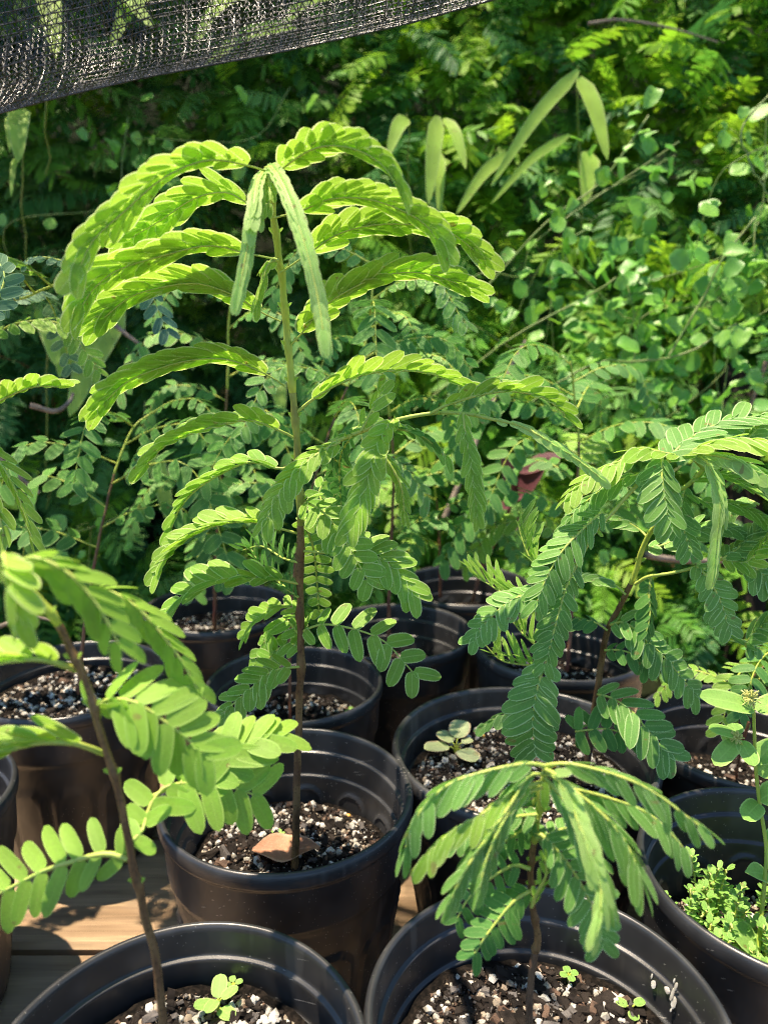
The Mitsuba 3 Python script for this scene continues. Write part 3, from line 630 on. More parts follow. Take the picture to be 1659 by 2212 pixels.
frond(p4, [(1400, 1185), (1440, 1175), (1490, 1150), (1550, 1140), (1600, 1150)], [.47, .465, .46], 8, 56, 28, mat='leaf_cool', roll=20, fold=0, ang=42, detail=False)
frond(p4, [(1560, 1208), (1600, 1180), (1640, 1150), (1690, 1130)], [.45, .455, .46], 8, 60, 28, mat='leaf_cool', roll=10, fold=0, ang=38, detail=False)
frond(p4, [(1640, 1090), (1610, 1080), (1580, 1100), (1560, 1130)], [.47, .48, .48], 7, 44, 20, mat='leaf_cool', roll=10, ang=40, detail=False)
frond(p4, [(1405, 1246), (1402, 1290), (1404, 1330), (1395, 1370)], [.47, .465, .46], 7, 44, 20, mat='leaf_deep', roll=64, fold=30, ang=40, detail=False)
frond(p4, [(1494, 1041), (1540, 1030), (1590, 1040), (1650, 1075), (1700, 1110)], [.455, .45, .445], 10, 66, 26, mat='leaf_mid', roll=10, fold=-10, ang=42)
frond(p4, [(1470, 1060), (1520, 1085), (1580, 1090), (1650, 1120), (1700, 1150)], [.46, .455, .45], 10, 60, 24, mat='leaf_mid', roll=16, fold=-6, ang=42, detail=False)
frond(p4, [(1480, 1050), (1470, 1100), (1478, 1150), (1490, 1190)], [.46, .45, .445], 9, 52, 22, mat='leaf_cool', roll=60, fold=8, ang=50, detail=False)
frond(p4, [(1560, 1208), (1610, 1215), (1650, 1180), (1690, 1160)], [.45, .44, .43], 9, 58, 24, mat='leaf_mid', roll=24, fold=0, ang=46, detail=False)
frond(p4, [(1205, 1560), (1150, 1540), (1090, 1545), (1040, 1570)], [.505, .50, .50], 8, 40, 24, mat='leaf_cool', start=.1, roll=0, ang=42, detail=False)

# ------------------------------------------------------------------ leaves of a sapling whose stem stands outside the frame
p5 = thing('sapling', 'sapling beyond the left edge, only a few drooping leaf tips showing', 'sapling')
stem(p5, [(-160, 1700), (-150, 1400), (-130, 1100), (-110, 940), (-70, 930)], [.44, .43, .42, .41], .0025, .0014, [(0, 'stem_brown'), (.6, 'stem_green')])
frond(p5, [(-105, 945), (-40, 890), (20, 855), (75, 835), (130, 835)], [.41, .405, .40], 9, 66, 34, start=.1, roll=-6, fold=-46, ang=29)
frond(p5, [(-80, 935), (-30, 960), (20, 1030), (50, 1100), (72, 1172)], [.41, .40, .395], 9, 70, 20, roll=60, fold=36, ang=22)
frond(p5, [(-100, 960), (-60, 1000), (-20, 1060), (0, 1120), (10, 1160)], [.41, .39, .385], 7, 74, 34, mat='leaf_young', roll=-40, fold=0, ang=30)
frond(p5, [(-30, 690), (-10, 660), (10, 600), (-5, 560)], [.45, .46, .47], 6, 50, 26, mat='leaf_blue', roll=40, ang=48, detail=False)


# ------------------------------------------------------------------ background saplings in the back pots
def back_sapling(label, pts, Y, r0, nodes, length, mat, seed, stem_m='stem_red', flen=None, droop=.35):
    """A sapling whose leaves alternate along the stem; nodes: [(fraction, side, size, material)]."""
    k = thing('sapling', label, 'sapling', 'saplings in the back pots')
    r = np.random.default_rng(seed)
    P = stem(k, pts, Y, r0, r0 * .5, [(0, stem_m), (.45, 'stem_brown'), (.75, 'stem_green')], sides=8)
    for (fr, az, size, m) in nodes:
        b = P[int(fr * 89)]
        a = math.radians(az)
        d = np.array([math.cos(a), math.sin(a), 0])
        l = length * size
        pth = [b, b + d * l * .35 + [0, 0, l * .16], b + d * l * .72 + [0, 0, l * .12], b + d * l + [0, 0, -l * droop * (.6 + .6 * r.random())]]
        n = 11
        rach, lf = frond_parts(pth, n, l * .21, l * .095, ang=60, roll=14 + 20 * r.random(), fold=8, start=.1, stations=6, r=r)
        fk = numbered(f'{k}__frond')
        scene[fk] = shape(join(lf), m)
        put(fk, 'rachis', shape(rach, 'stem_green'))
    return k


def ladder(n, lo, hi, mats, seed, r0=1.0):
    r = np.random.default_rng(seed)
    out = []
    for i in range(n):
        f = lo + (hi - lo) * i / (n - 1)
        side = 0 if i % 2 else 180
        az = side + r.normal(-18 if side == 0 else 18, 34)
        out.append((f, az, r0 * (.8 + .35 * r.random()) * (1 - .35 * max(0, f - .8) * 5 * .5), mats[r.integers(len(mats))]))
    return out


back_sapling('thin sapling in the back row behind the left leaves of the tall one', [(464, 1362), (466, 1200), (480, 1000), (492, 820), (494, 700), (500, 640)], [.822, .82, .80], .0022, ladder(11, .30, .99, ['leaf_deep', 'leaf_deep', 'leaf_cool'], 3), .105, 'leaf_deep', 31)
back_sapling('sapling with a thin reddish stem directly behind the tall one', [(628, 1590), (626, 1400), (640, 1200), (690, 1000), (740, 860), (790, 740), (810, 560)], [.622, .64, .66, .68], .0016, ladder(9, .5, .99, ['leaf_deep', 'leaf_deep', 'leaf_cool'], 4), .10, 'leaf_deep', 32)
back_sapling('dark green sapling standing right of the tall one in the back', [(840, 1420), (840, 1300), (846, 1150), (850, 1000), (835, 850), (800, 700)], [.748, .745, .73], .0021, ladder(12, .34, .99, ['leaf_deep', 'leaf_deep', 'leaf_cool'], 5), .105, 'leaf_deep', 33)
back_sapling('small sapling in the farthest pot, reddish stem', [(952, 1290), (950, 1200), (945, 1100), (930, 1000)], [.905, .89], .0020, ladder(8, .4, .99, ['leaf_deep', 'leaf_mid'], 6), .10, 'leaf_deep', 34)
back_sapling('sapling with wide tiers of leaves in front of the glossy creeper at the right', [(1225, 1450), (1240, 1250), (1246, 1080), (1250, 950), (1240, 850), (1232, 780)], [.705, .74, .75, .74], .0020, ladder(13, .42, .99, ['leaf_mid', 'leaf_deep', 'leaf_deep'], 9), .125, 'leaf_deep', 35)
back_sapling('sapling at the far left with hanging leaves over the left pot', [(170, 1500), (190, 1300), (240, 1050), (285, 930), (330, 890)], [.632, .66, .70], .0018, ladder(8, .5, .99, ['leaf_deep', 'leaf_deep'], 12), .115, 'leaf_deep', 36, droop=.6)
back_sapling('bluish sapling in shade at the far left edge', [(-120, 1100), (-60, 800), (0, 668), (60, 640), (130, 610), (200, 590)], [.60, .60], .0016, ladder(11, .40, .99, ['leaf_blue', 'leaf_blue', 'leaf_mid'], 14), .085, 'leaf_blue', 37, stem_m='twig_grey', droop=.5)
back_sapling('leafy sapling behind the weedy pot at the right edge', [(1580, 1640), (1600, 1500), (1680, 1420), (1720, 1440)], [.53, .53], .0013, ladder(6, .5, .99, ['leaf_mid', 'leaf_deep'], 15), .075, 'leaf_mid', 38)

# ------------------------------------------------------------------ weeds, dead leaf, red plant
def round_weed(label, c, leaves, stem_from, mat='leaf_weed', cat='weed', blunt=.8, group=None):
    """Leaves (dx, dy, dz, length, width, azimuth, tilt) around the point c."""
    k = thing('weed', label, cat, group)
    for (az, rad, h, L, W, tilt) in leaves:
        a = math.radians(az)
        d0 = np.array([math.cos(a), math.sin(a), 0])
        b = c + d0 * rad + [0, 0, h]
        put(k, 'petiole', shape(tube(spline([c + [0, 0, -.004], c + d0 * rad * .4 + [0, 0, h * .8], b], 8), .0005, 6), 'stem_green'))
        d = nrm(d0 * math.cos(math.radians(tilt)) + [0, 0, math.sin(math.radians(tilt))])
        nv = nrm(np.cross(np.cross(d, [0, 0, 1]), d))
        put(k, 'leaf', shape(leaflet(b, d, nv, L, W, 9, blunt=blunt, wav=.3), mat))
    return k


def on_soil(u, v, z):
    a, b = (u - 829.5) / F, (v - 1106.0) / F
    r = np.array([a, CP - b * SP, -SP - b * CP])
    return r * ((z - ZC) / r[2]) + np.array([0, 0, ZC])


round_weed('small serrated leaved weed in the leaning sapling\'s pot', on_soil(472, 2190, A[2]), [(95, .002, .007, .0115, .008, 25), (200, .002, .006, .010, .0075, 20), (-40, .002, .004, .010, .008, 10), (30, .002, .008, .009, .006, 20), (250, .001, .009, .009, .0065, 12)], None, blunt=.7)
round_weed('tiny clover like seedling behind the serrated weed', on_soil(505, 2140, A[2]), [(i * 90 + 20, .001, .004, .004, .0035, 10) for i in range(4)], None)
round_weed('light green weed with four round leaves in the wide pot', on_soil(985, 1632, C[2]), [(190, .006, .008, .021, .017, 8), (75, .006, .012, .021, .018, 22), (300, .006, .008, .020, .018, 5), (135, .004, .010, .016, .014, 18), (20, .005, .010, .010, .009, 12)], None, mat='leaf_pale_weed')
round_weed('tiny four leaved seedling on the chips by the short sapling', on_soil(1228, 2122, D_[2]), [(i * 90 + 10, .001, .005, .0042, .0042, 8) for i in range(4)], None)
round_weed('little three leaved seedling at the bottom edge, right of the short sapling', on_soil(1362, 2195, D_[2]), [(20, .002, .006, .006, .005, 12), (150, .002, .005, .006, .0055, 12), (265, .002, .005, .006, .0055, 8)], None)
round_weed('upright two leaved seedling in the pot behind the wide pot', on_soil(1262, 1425, L_[2]), [(100, .003, .020, .024, .016, 55), (-10, .006, .008, .018, .011, -5)], None)
round_weed('young seedling in the shade of the back row pot', on_soil(900, 1405, J[2]), [(60, .002, .006, .013, .007, 40), (200, .002, .006, .010, .007, 20)], None, mat='leaf_deep')
round_weed('tiny sprout beside the fallen brown leaf', on_soil(600, 1815, B[2]), [(i * 72, .001, .005, .0045, .0036, 15) for i in range(5)], None)
round_weed('tiny green sprouts at the edge of the soil behind the tall sapling', on_soil(765, 1545, G[2]), [(i * 60, .003, .003, .006, .005, 20) for i in range(6)], None)

k = thing('fallen_leaf', 'dry brown fallen leaf on the soil beside the tall stem', 'leaf')
c0, c1 = on_soil(545, 1836, B[2] + .006), on_soil(690, 1842, B[2] + .007)
scene[k] = shape(leaflet(c0, nrm(c1 - c0), nrm([.12, -.30, 1]), np.linalg.norm(c1 - c0), .023, 15, cup=.38, droop=-.13, blunt=.85, wav=.7, sharp=True), 'leaf_dry')

# spurge with flower heads at the right edge
k = thing('flowering_weed', 'tall weed with opposite leaves and yellowish flower heads in the right pot', 'weed')
sp = spline([at(1638, 2056, .372), at(1652, 1900, .385), at(1655, 1830, .39), at(1640, 1730, .395), at(1632, 1650, .395), at(1628, 1532, .395)], 40)
put(k, 'stem', shape(tube(sp, np.linspace(.0013, .0009, 40), 8), 'stem_green'))
for (u0, v0, u1, v1, W, Y) in [(1628, 1530, 1522, 1498, .014, .385), (1630, 1530, 1735, 1506, .014, .385), (1592, 1588, 1536, 1570, .008, .39), (1592, 1588, 1582, 1562, .010, .40), (1592, 1600, 1546, 1648, .011, .38), (1598, 1600, 1632, 1652, .011, .38),
                               (1632, 1650, 1680, 1590, .013, .395), (1634, 1670, 1670, 1640, .014, .39), (1640, 1730, 1700, 1690, .014, .385), (1640, 1735, 1610, 1765, .012, .38), (1655, 1820, 1700, 1790, .012, .385),
                               (1660, 1890, 1618, 1880, .013, .38), (1638, 2050, 1566, 1985, .017, .37), (1638, 2055, 1610, 2110, .017, .36), (1640, 2050, 1700, 2010, .015, .375)]:
    a, b = at(u0, v0, .395 if v0 < 1900 else .372), at(u1, v1, Y)
    d = nrm(b - a); nv = nrm(np.cross(np.cross(d, nrm([0, -.6, 1])), d))
    put(k, 'leaf', shape(leaflet(a, d, nv, np.linalg.norm(b - a), W, 9, cup=.15, blunt=.75, sharp=W > .0125 and v0 > 1540), 'leaf_weed'))
for (u, v, rad) in [(1622, 1508, .0055), (1590, 1594, .0038)]:
    fl = []
    c = at(u, v, .392)
    for i in range(46):
        q = nrm(rng.normal(size=3) + [0, -.2, .5]) * rad * (.7 + .5 * rng.random())
        fl.append(tube([c + q * .1, c + q], [.0002, .0005], 5))
    put(k, 'flower_head', shape(join(fl)[:2], 'flower_yellow'))
put(k, 'side_stem', shape(tube(spline([at(1632, 1655, .395), at(1610, 1620, .393), at(1592, 1594, .392)], 8), .0007, 6), 'stem_green'))
put(k, 'side_stem', shape(tube(spline([on_soil(1590, 1680, F_[2]), at(1600, 1620, .48), at(1618, 1560, .47)], 8), .0011, 6), 'stem_red'))

# tiny leaved weeds filling the right pot
k = thing('low_weeds', 'mat of tiny leaved pale green weeds filling the right pot', 'weed', kind='stuff')
lv, st, fl = [], [], []
for i in range(84):
    rad, a = (E[3] - .006) * math.sqrt(rng.random()), rng.random() * 6.28
    b = np.array([E[0] + rad * math.cos(a), E[1] + rad * math.sin(a), E[2]])
    if b[0] < E[0] - .045 and b[1] > E[1] + .03: continue
    h = .010 + .018 * rng.random() + (.016 if b[0] < E[0] - .02 else 0)
    top = b + [rng.normal(0, .006), rng.normal(0, .006), h]
    P = spline([b - [0, 0, .003], (b + top) / 2 + rng.normal(0, .002, 3), top], 12)
    st.append(tube(P, .0006, 5))
    for j in range(3, 12):
        for q in range(4 if j < 11 else 6):
            az = rng.random() * 6.28
            d = nrm([math.cos(az), math.sin(az), .35 + .3 * rng.random() + (.5 if j == 11 else 0)])
            nv = nrm(np.cross(np.cross(d, [0, 0, 1]), d))
            L = (.0022 + .0024 * rng.random()) * (.8 + .05 * j)
            lv.append(leaflet(P[j] + d * .001, d, nv, L, L * .58, 5, blunt=.85))
        for _ in range(3): fl.append(tube([P[j], P[j] + rng.normal(0, .0011, 3)], .0006, 5))
put(k, 'leaves', shape(join(lv), 'leaf_weed'), kind='stuff')
put(k, 'stems', shape(join(st)[:2], 'stem_green'), kind='stuff')
put(k, 'flower_clusters', shape(join(fl)[:2], 'flower_yellow'), kind='stuff')

k = thing('red_plant', 'burgundy leaved plant behind the back pots', 'plant')
put(k, 'stem', shape(tube(spline([at(1020, 1300, 0.88), at(1040, 1230, 0.88), at(1075, 1160, 0.88), at(1100, 1100, 0.87), at(1120, 1010, 0.87)], 20), .0022, 6), 'stem_red'))
for (u0, v0, u1, v1, W) in [(1110, 1080, 1092, 985, .036), (1105, 1085, 1178, 985, .034), (1100, 1090, 1040, 1075, .030), (1100, 1085, 1145, 1060, .026), (1075, 1160, 1060, 1098, .024), (1085, 1150, 1150, 1110, .024), (1040, 1228, 995, 1218, .018), (1045, 1225, 1010, 1195, .018), (1120, 1020, 1215, 975, .03)]:
    a, b = at(u0, v0, 0.87), at(u1, v1, .84)
    d = nrm(b - a); nv = nrm(np.cross(np.cross(d, nrm([0, -.7, 1])), d))
    put(k, 'leaf', shape(leaflet(a, d, nv, np.linalg.norm(b - a), W, 9, blunt=.85, sharp=True), 'leaf_red'))

k = thing('tree_trunk', 'dark tree trunk in the shade behind the pots at the right', 'trunk')
tp = spline([at(1600, 1560, 1.15) * [1, 1, 0] + [0, 0, -.1], at(1600, 1400, 1.15), at(1608, 1230, 1.18), at(1600, 1000, 1.25), at(1590, 800, 1.35)], 30)
tv, tf = tube(tp, np.linspace(.036, .028, 30), 20)
tv = tv + nrm(tv - tp.repeat(20, 0)[:len(tv)] if False else tv * [1, 1, 0]) * 0 + (meshkit.fbm(tv * 40, 3)[:, None] - .5) * .006
put(k, 'trunk', shape((tv, tf), 'trunk_bark'))

for (lab, pts, Y, r0) in [('pale dead stick slanting behind the side branch of the tall sapling', [(960, 1120), (1010, 1000), (1060, 880), (1135, 735)], [.95, 1.05], .0042),
                          ('grey dead twig end behind the tall sapling\'s left leaves', [(235, 690), (265, 715), (300, 742)], [.95, .93], .0035),
                          ('bent grey twig under the left grass blades', [(65, 875), (120, 888), (150, 868), (158, 850)], [.85, .88], .0035),
                          ('grey twig in the shade at the left edge', [(-10, 985), (30, 1020), (85, 1065)], [.85, .85], .0035),
                          ('thin grey twig pointing at the bluish sapling', [(-30, 675), (0, 664), (50, 643)], [.62, .62], .0016),
                          ('brown stick lying across the shade behind the branching sapling', [(1395, 1198), (1450, 1208), (1540, 1212), (1640, 1200)], [.9, .92], .0050),
                          ('dead twig crossing the top of the green bank', [(1270, 50), (1340, 42), (1450, 60), (1550, 90)], [1.38, 1.42], .0026),
                          ('dead twig low at the left behind the leaning sapling', [(-20, 1360), (30, 1342), (60, 1330), (110, 1340)], [.72, .74], .0025),
                          ('slender dead twig at the right edge of the bank', [(1655, 780), (1630, 850), (1590, 960)], [1.0, 1.02], .0035)]:
    k = thing('dead_twig', lab, 'twig')
    Yq = np.interp(np.linspace(0, 1, len(pts)), [0, 1], Y)
    scene[k] = shape(tube(spline([at(u, v, y) for (u, v), y in zip(pts, Yq)], 16), np.linspace(r0, r0 * .55, 16), 7), 'twig_grey')


# ------------------------------------------------------------------ grass blades
def blade(a, b, W, sag, n=14):
    a, b = np.asarray(a), np.asarray(b)
    P = spline([a, (a + b) / 2 + [0, 0, sag], b], n)
    t = nrm(np.gradient(P, axis=0)); w = nrm(np.cross(t, nrm([.25, -1, .35])))
    nv = np.cross(w, t)
    s = np.linspace(0, 1, n)
    hw = W * .5 * np.minimum(np.clip(s * 5 + .3, 0, 1), np.sqrt(np.clip((1 - s) * 1.6, 0.0004, 1)))
    v = np.stack([P - w * hw[:, None] + nv * hw[:, None] * .25, P, P + w * hw[:, None] + nv * hw[:, None] * .25], 1).reshape(-1, 3)
    uv = np.stack([np.repeat(s, 3), np.tile([-1., 0, 1], n)], 1)
    k = (np.arange(n - 1)[:, None] * 3 + np.arange(2)[None]).ravel()
    return v, np.vstack([np.stack([k, k + 1, k + 4], 1), np.stack([k, k + 4, k + 3], 1)]), uv


for lab, bl in [('broad grass shoot with three hanging pale blades, upper middle', [(880, 255, 838, 335, 30, 1.05), (945, 250, 925, 440, 34, 1.05), (950, 330, 948, 462, 24, 1.07), (960, 255, 1006, 365, 26, 1.05)]),
                ('tall grass shoot with long arching pale blades right of the top', [(1250, 150, 1060, 400, 27, 1.08), (1100, 330, 985, 462, 24, 1.10), (1250, 165, 1312, 345, 40, 1.08), (1275, 330, 1262, 440, 44, 1.2), (1230, 290, 1060, 440, 18, 1.14)]),
                ('shaded broad grass blades behind the left leaves of the tall sapling', [(100, 690, 122, 790, 44, .95), (210, 680, 128, 815, 60, .98), (262, 660, 150, 900, 66, .95), (330, 980, 370, 1140, 40, .95), (590, 810, 610, 900, 40, .9)]),
                ('bright grass blades seen through the black net at the upper left', [(100, -30, 122, 125, 46, .79), (330, -20, 240, 100, 36, .80), (520, -10, 420, 95, 30, .80), (200, -40, 330, 60, 44, .80), (640, 60, 440, 140, 30, .82), (720, -10, 600, 70, 30, .82)]),
                ('pale grass blade hanging below the black net at the left edge', [(46, 235, 40, 350, 42, .95), (40, 340, 24, 425, 12, .95), (20, 250, 22, 330, 14, .97)])]:
    k = thing('broad_grass', lab, 'grass plant')
    for (u0, v0, u1, v1, w, Y) in bl:
        a, b = at(u0, v0, Y + .03), at(u1, v1, Y - .02)
        put(k, 'blade', shape(blade(a, b, w * Y / F, .012), 'leaf_blade'))
    u0, v0, u1, v1, w, Y = bl[0]
    put(k, 'stalk', shape(tube(spline([at(u0 + 10, v0 + 400, Y + .3), at(u0, v0 + 150, Y + .12), at(u0, v0 - 10, Y + .03)], 12) + .012 * (meshkit.noise(np.arange(12)[:, None] * [.4, .5, .3] + u0)[:, None] - .5), .0012, 6), 'stem_runner'))

# ------------------------------------------------------------------ the green bank behind
def bank_y(x, z):
    hollow = np.clip(1 - ((x + .33) / .30) ** 2, 0, 1) * np.clip(1 - ((z - .42) / .40) ** 2, 0, 1)
    return 1.16 + .42 * z + .10 * math.sin(x * 3.1 + 1) + .38 * hollow + .06 * np.clip(-x, 0, 2)


br = np.random.default_rng(21)
TEMPL = []
for i in range(7):
    n = int(br.integers(14, 19))
    c = .15 + .5 * br.random()
    path = [(0, 0, 0), (.33, .02, .10 * c), (.68, 0, .03 * c), (1, -.02, -.32 * c)]
    rach, lf = frond_parts(path, n, .19 + .06 * br.random(), .060, ang=66, roll=0, fold=4 + 18 * br.random(), start=.08, stations=3, r=br, rr=.006, jit=1.3)
    rach = tube(spline(path, 6), .005, 3)
    TEMPL.append(join(lf + [rach[:2]]))


def frame(d, up):
    d = nrm(d); n = nrm(up - d * (d @ up)); s = np.cross(n, d)
    return np.stack([d, s, n], 1)


def bank_frond(r, x, z, y, size):
    az = math.radians(-90 + r.normal(0, 60))
    d = np.array([math.cos(az), math.sin(az), r.normal(-.25, .45)])
    M = np.eye(4)
    M[:3, :3] = frame(d, nrm([r.normal(0, .25), -.55 + r.normal(0, .3), .8])) * size
    M[:3, 3] = [x, y, z]
    return M


MATS = ['leaf_bank', 'leaf_bank_dark', 'leaf_bank_lime', 'leaf_deep']
TS = {(i, m): shape(TEMPL[i], m) for i in range(7) for m in MATS}


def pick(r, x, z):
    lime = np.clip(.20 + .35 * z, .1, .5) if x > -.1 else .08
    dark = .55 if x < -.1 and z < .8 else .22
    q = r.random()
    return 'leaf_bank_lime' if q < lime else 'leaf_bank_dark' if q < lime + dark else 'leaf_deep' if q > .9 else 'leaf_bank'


# shrubs: each a thing with stems and its nearest fronds
cx = 0
SH = [(x, z) for z in (.10, .38, .66, .95, 1.22) for x in (-.72, -.36, .0, .36, .72)]
for si_, (sx, sz) in enumerate(SH):
    sx += br.normal(0, .06); sz += br.normal(0, .04)
    row = ['at the foot of the bank', 'low on the bank', 'halfway up the bank', 'high on the bank', 'at the very top of the bank'][si_ // 5]
    col = ['far left', 'left of the tall sapling', 'right behind the tall sapling', 'right of the tall sapling', 'far right'][si_ % 5]
    k = thing('feathery_shrub', f'feathery leaved green shrub {row}, {col}', 'shrub', 'feathery shrubs on the green bank')
    root = np.array([sx, bank_y(sx, sz) + .38, sz - .22])
    for b_ in range(3):
        e = np.array([sx + br.normal(0, .12), bank_y(sx, sz) - .02, sz + br.normal(.02, .08)])
        put(k, 'branch', shape(tube(spline([root, (root + e) / 2 + [0, 0, .08], e], 10), np.linspace(.004, .0012, 10), 6), 'stem_brown'))
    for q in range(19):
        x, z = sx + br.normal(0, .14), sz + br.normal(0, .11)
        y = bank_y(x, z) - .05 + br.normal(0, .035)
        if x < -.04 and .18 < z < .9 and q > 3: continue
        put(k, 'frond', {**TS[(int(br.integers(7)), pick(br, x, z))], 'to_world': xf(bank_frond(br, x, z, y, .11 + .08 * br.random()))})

# the deeper mass of leaves
mass = {}
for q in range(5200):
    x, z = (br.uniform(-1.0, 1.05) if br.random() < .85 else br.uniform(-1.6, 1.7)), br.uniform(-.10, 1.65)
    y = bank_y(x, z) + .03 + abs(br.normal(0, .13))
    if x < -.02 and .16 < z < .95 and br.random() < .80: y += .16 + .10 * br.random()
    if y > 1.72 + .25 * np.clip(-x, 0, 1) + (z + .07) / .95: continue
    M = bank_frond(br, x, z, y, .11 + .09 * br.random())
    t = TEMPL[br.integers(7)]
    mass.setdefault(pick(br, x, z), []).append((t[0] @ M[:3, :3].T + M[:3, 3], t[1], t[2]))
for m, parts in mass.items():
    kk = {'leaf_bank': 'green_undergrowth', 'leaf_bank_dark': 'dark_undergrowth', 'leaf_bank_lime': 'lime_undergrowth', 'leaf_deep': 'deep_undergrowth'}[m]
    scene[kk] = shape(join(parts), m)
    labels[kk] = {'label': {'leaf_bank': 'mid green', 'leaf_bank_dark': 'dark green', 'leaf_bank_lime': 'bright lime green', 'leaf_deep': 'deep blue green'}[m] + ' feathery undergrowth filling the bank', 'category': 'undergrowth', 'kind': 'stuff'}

# glossy creepers at the right
GL = []
for i in range(4):
    GL.append(leaflet(np.zeros(3), np.array([1., 0, 0]), np.array([0, 0, 1.]), 1, .88 - .06 * i, 9, cup=.20 + .10 * i, droop=.12 + .08 * i, blunt=.56, wav=.35, sharp=i == 3))
GS = [shape(g_, 'leaf_vine') for g_ in GL]
VN = [(1100, 560, 1.00), (1300, 640, 1.0), (1480, 560, .98), (1600, 700, .96), (1400, 760, .98), (1560, 860, .98), (1300, 880, 1.0), (1640, 520, .98), (1500, 980, .95), (1120, 760, 1.02), (1640, 330, 1.02), (1250, 500, 1.02), (300, 520, 1.15), (150, 420, 1.15), (250, 1150, 1.0), (420, 330, 1.2)]
for vi, (u, v, Y) in enumerate(VN):
    lab = 'glossy round leaved creeper ' + ['behind the upper right leaves of the tall sapling', 'in the middle of the right half of the bank', 'near the hanging curved feathered leaf, upper right', 'by the right edge, just above the branching sapling',
           'directly above the branching sapling', 'just behind the topmost leaves of the branching sapling', 'over the tiered sapling in the back', 'below the climbing runner at the right edge', 'in the gap between the two right saplings',
           'left of the tiered sapling, behind the side branch', 'highest at the right edge', 'just under the arching grass blades', 'in the dark hollow under the net', 'at the left in the dark, above the bluish sapling', 'low at the left behind the hanging leaves', 'right under the hem of the net'][vi]
    k = thing('creeper', lab, 'creeper', 'glossy creepers on the right of the bank' if u > 1000 else 'glossy creepers in the shade at the left')
    c = at(u, v, Y)
    P = spline([c + [-.10 + br.normal(0, .05), .05, -.14 + br.normal(0, .05)], c + [-.06 + br.normal(0, .03), .01, -.03 + br.normal(0, .03)], c + br.normal(0, .03, 3), c + [.05 + br.normal(0, .03), .03, .04 + br.normal(0, .03)], c + [.09 + br.normal(0, .05), .05, .10 + br.normal(0, .05)]], 24)
    put(k, 'stem', shape(tube(P, (.0007), 6), 'stem_runner'))
    for q in range((24 if vi in (0, 9, 11) else 46) if u > 1000 else 14):
        b = P[br.integers(24)] + br.normal(0, .03, 3) * [1.5, .8, 1.3]
        M = np.eye(4); az = br.random() * 6.28
        M[:3, :3] = frame(np.array([math.cos(az), -.3 + br.normal(0, .3), math.sin(az) - .3]), nrm([br.normal(0, .55), -.6 + br.normal(0, .3), .7 + br.normal(0, .35)])) * (.015 + .015 * br.random() ** 1.3)
        M[:3, 3] = b
        put(k, 'leaf', {**GS[br.integers(4)], 'to_world': xf(M)})

# thin green runners crossing the bank
for (lab, pts, Y) in [('thin green runner slanting through the creepers', [(900, 880), (1010, 800), (1120, 720), (1270, 640), (1330, 600)], [1.0, .95]),
                      ('green runner climbing at the right edge', [(1450, 760), (1520, 640), (1560, 560), (1630, 470)], [.95, .95]),
                      ('curved green runner high at the right edge', [(1665, 430), (1610, 330), (1605, 270), (1665, 200)], [1.0, 1.0]),
                      ('pale runner rising across the middle of the bank', [(1060, 610), (1180, 480), (1300, 390), (1400, 250)], [1.06, 1.06]),
                      ('lower pale runner arching over the creepers', [(1120, 890), (1200, 830), (1290, 785), (1460, 770), (1590, 700)], [.96, .95])]:
    k = thing('runner', lab, 'vine stem')
    scene[k] = shape(tube(spline([at(u, v, y) for (u, v), y in zip(pts, np.linspace(Y[0], Y[1], len(pts)))], 24) + .008 * (meshkit.noise(np.arange(24)[:, None] * [.9, .7, .5])[:, None] - .5), .0013, 6), 'stem_runner')

# ------------------------------------------------------------------ the black shade net
k = thing('shade_net', 'black knitted shade net sagging across the upper left', 'shade net')
eL, eR = at(-160, 292, .66), at(1140, -28, .60)


def net_layer(height, away, seed, pitch=.0070):
    """A knitted sheet rising from the hem: lying over near the hem, upright higher up; away: -1 towards the camera, 1 away from it."""
    nx, ny = int(np.linalg.norm(eR - eL) / pitch), int(height / pitch)
    i = np.arange(ny + 1)[:, None] * pitch
    j = np.arange(nx + 1)[None] / nx
    phi = np.radians(28 + 52 * np.clip(np.arange(ny + 1) * pitch / .13, 0, 1))
    dz = np.r_[0, np.cumsum(np.sin(phi) * pitch)[:-1]][:, None]
    dy = np.r_[0, np.cumsum(np.cos(phi) * pitch)[:-1]][:, None] * away
    P = eL[None, None] * (1 - j[..., None]) + eR[None, None] * j[..., None] + np.zeros((ny + 1, 1, 1))
    w = meshkit.noise(np.stack([j * nx * .35 + 0 * i, i / pitch * .4 + 0 * j, 0 * i * j + seed], -1)) - .5
    big = meshkit.noise(np.stack([j * 9 + 0 * i, i * 14 + 0 * j, 0 * i * j + seed + 5], -1)) - .5
    P[..., 0] += .003 * np.sin(i / pitch * .21) + .0022 * w
    P[..., 1] += dy + .030 * big * np.clip(i / .04, 0, 1) + .003 * w
    P[..., 2] += dz + .004 * np.sin(j * 6) + .0022 * w + .006 * big * np.clip(i / .04, 0, 1)
    return P


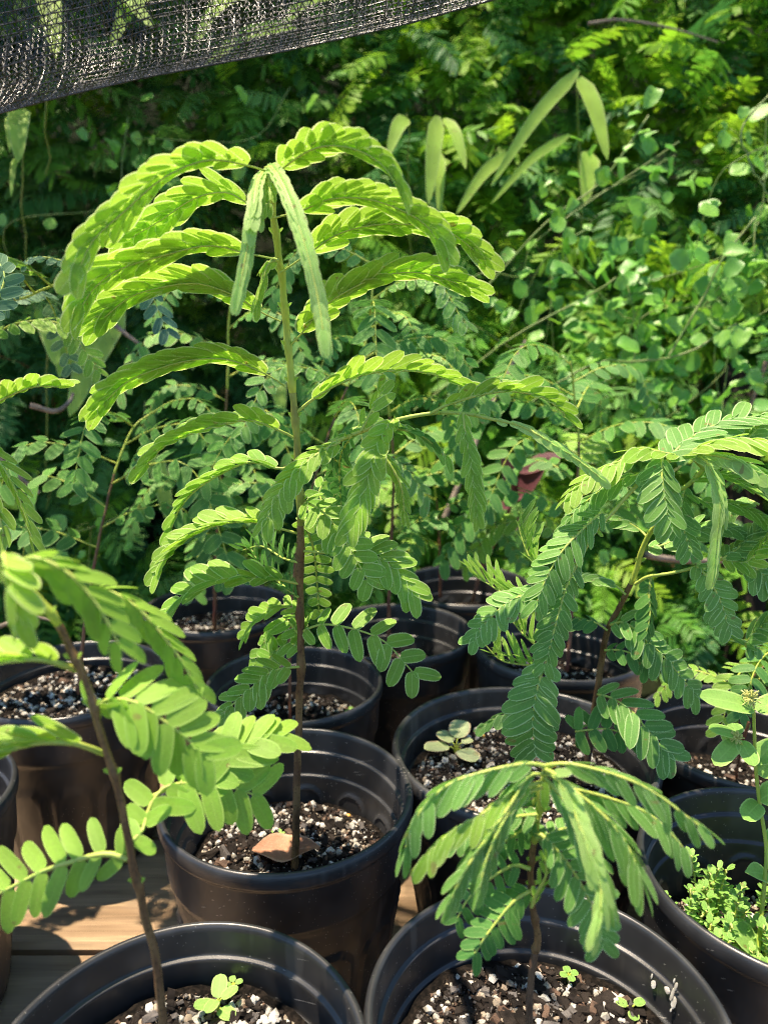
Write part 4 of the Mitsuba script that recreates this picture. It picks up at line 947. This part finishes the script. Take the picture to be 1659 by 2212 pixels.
def net_mesh(G, keep, thick=.00050):
    segs = []
    ny, nx = G.shape[0] - 1, G.shape[1] - 1
    for i in range(ny):
        for j in range(nx):
            if not keep(i, j): continue
            a, b, c, d = G[i, j], G[i, j + 1], G[i + 1, j], G[i + 1, j + 1]
            segs += [(c, d, thick), (a + (b - a) * .12, c + (d - c) * .5, thick * .8), (a + (b - a) * .88, c + (d - c) * .5, thick * .8)]
            if j % 3 == 0: segs.append((a, c, thick))
    A_ = np.array([s[0] for s in segs]); B_ = np.array([s[1] for s in segs]); R_ = np.array([s[2] for s in segs])[:, None]
    t = nrm(B_ - A_); u = nrm(np.cross(t, [.2, 1, .1])); w = np.cross(t, u)
    vs = []
    for P in (A_, B_):
        for a in range(4):
            vs.append(P + R_ * (u * math.cos(a * 1.5708) + w * math.sin(a * 1.5708)))
    n = len(segs)
    V = np.stack(vs, 1).reshape(-1, 3)
    o = (np.arange(n) * 8)[:, None]
    quad = []
    for a in range(4):
        b = (a + 1) % 4
        quad += [[a, b, b + 4], [a, b + 4, a + 4]]
    Fq = (o[:, None] + np.array(quad)[None]).reshape(-1, 3)
    return V, Fq


front = net_layer(.36, -1, 1)
back = net_layer(.22, 1, 2)
put(k, 'front_layer', shape(net_mesh(front, lambda i, j: True), 'black_net'))
put(k, 'folded_layer', shape(net_mesh(back, lambda i, j: i * .007 < .150 + .035 * math.sin(j * .056 + 1.0) + .02 * math.sin(j * .16)), 'black_net'))
hem = spline([front[0, j] for j in range(0, front.shape[1], 4)], 160)
put(k, 'hem', shape(tube(hem, .0008 + .0002 * np.sin(np.arange(160)), 6), 'black_net'))
# the same cloth goes on as a roof over the left of the bank, above the frame
gx_, gy_ = np.meshgrid(np.linspace(-1.6, -.20, 140), np.linspace(.86, 1.76, 90))
top = front[-1].mean(0)[2]
roof = np.stack([gx_, gy_, top + .02 + .22 * (gy_ - .6) + .02 * (meshkit.noise(np.stack([gx_ * 6, gy_ * 6, gx_ * 0], -1)) - .5)], -1)
put(k, 'roof_layer', shape(net_mesh(roof, lambda i, j: True, .0022), 'black_net'))
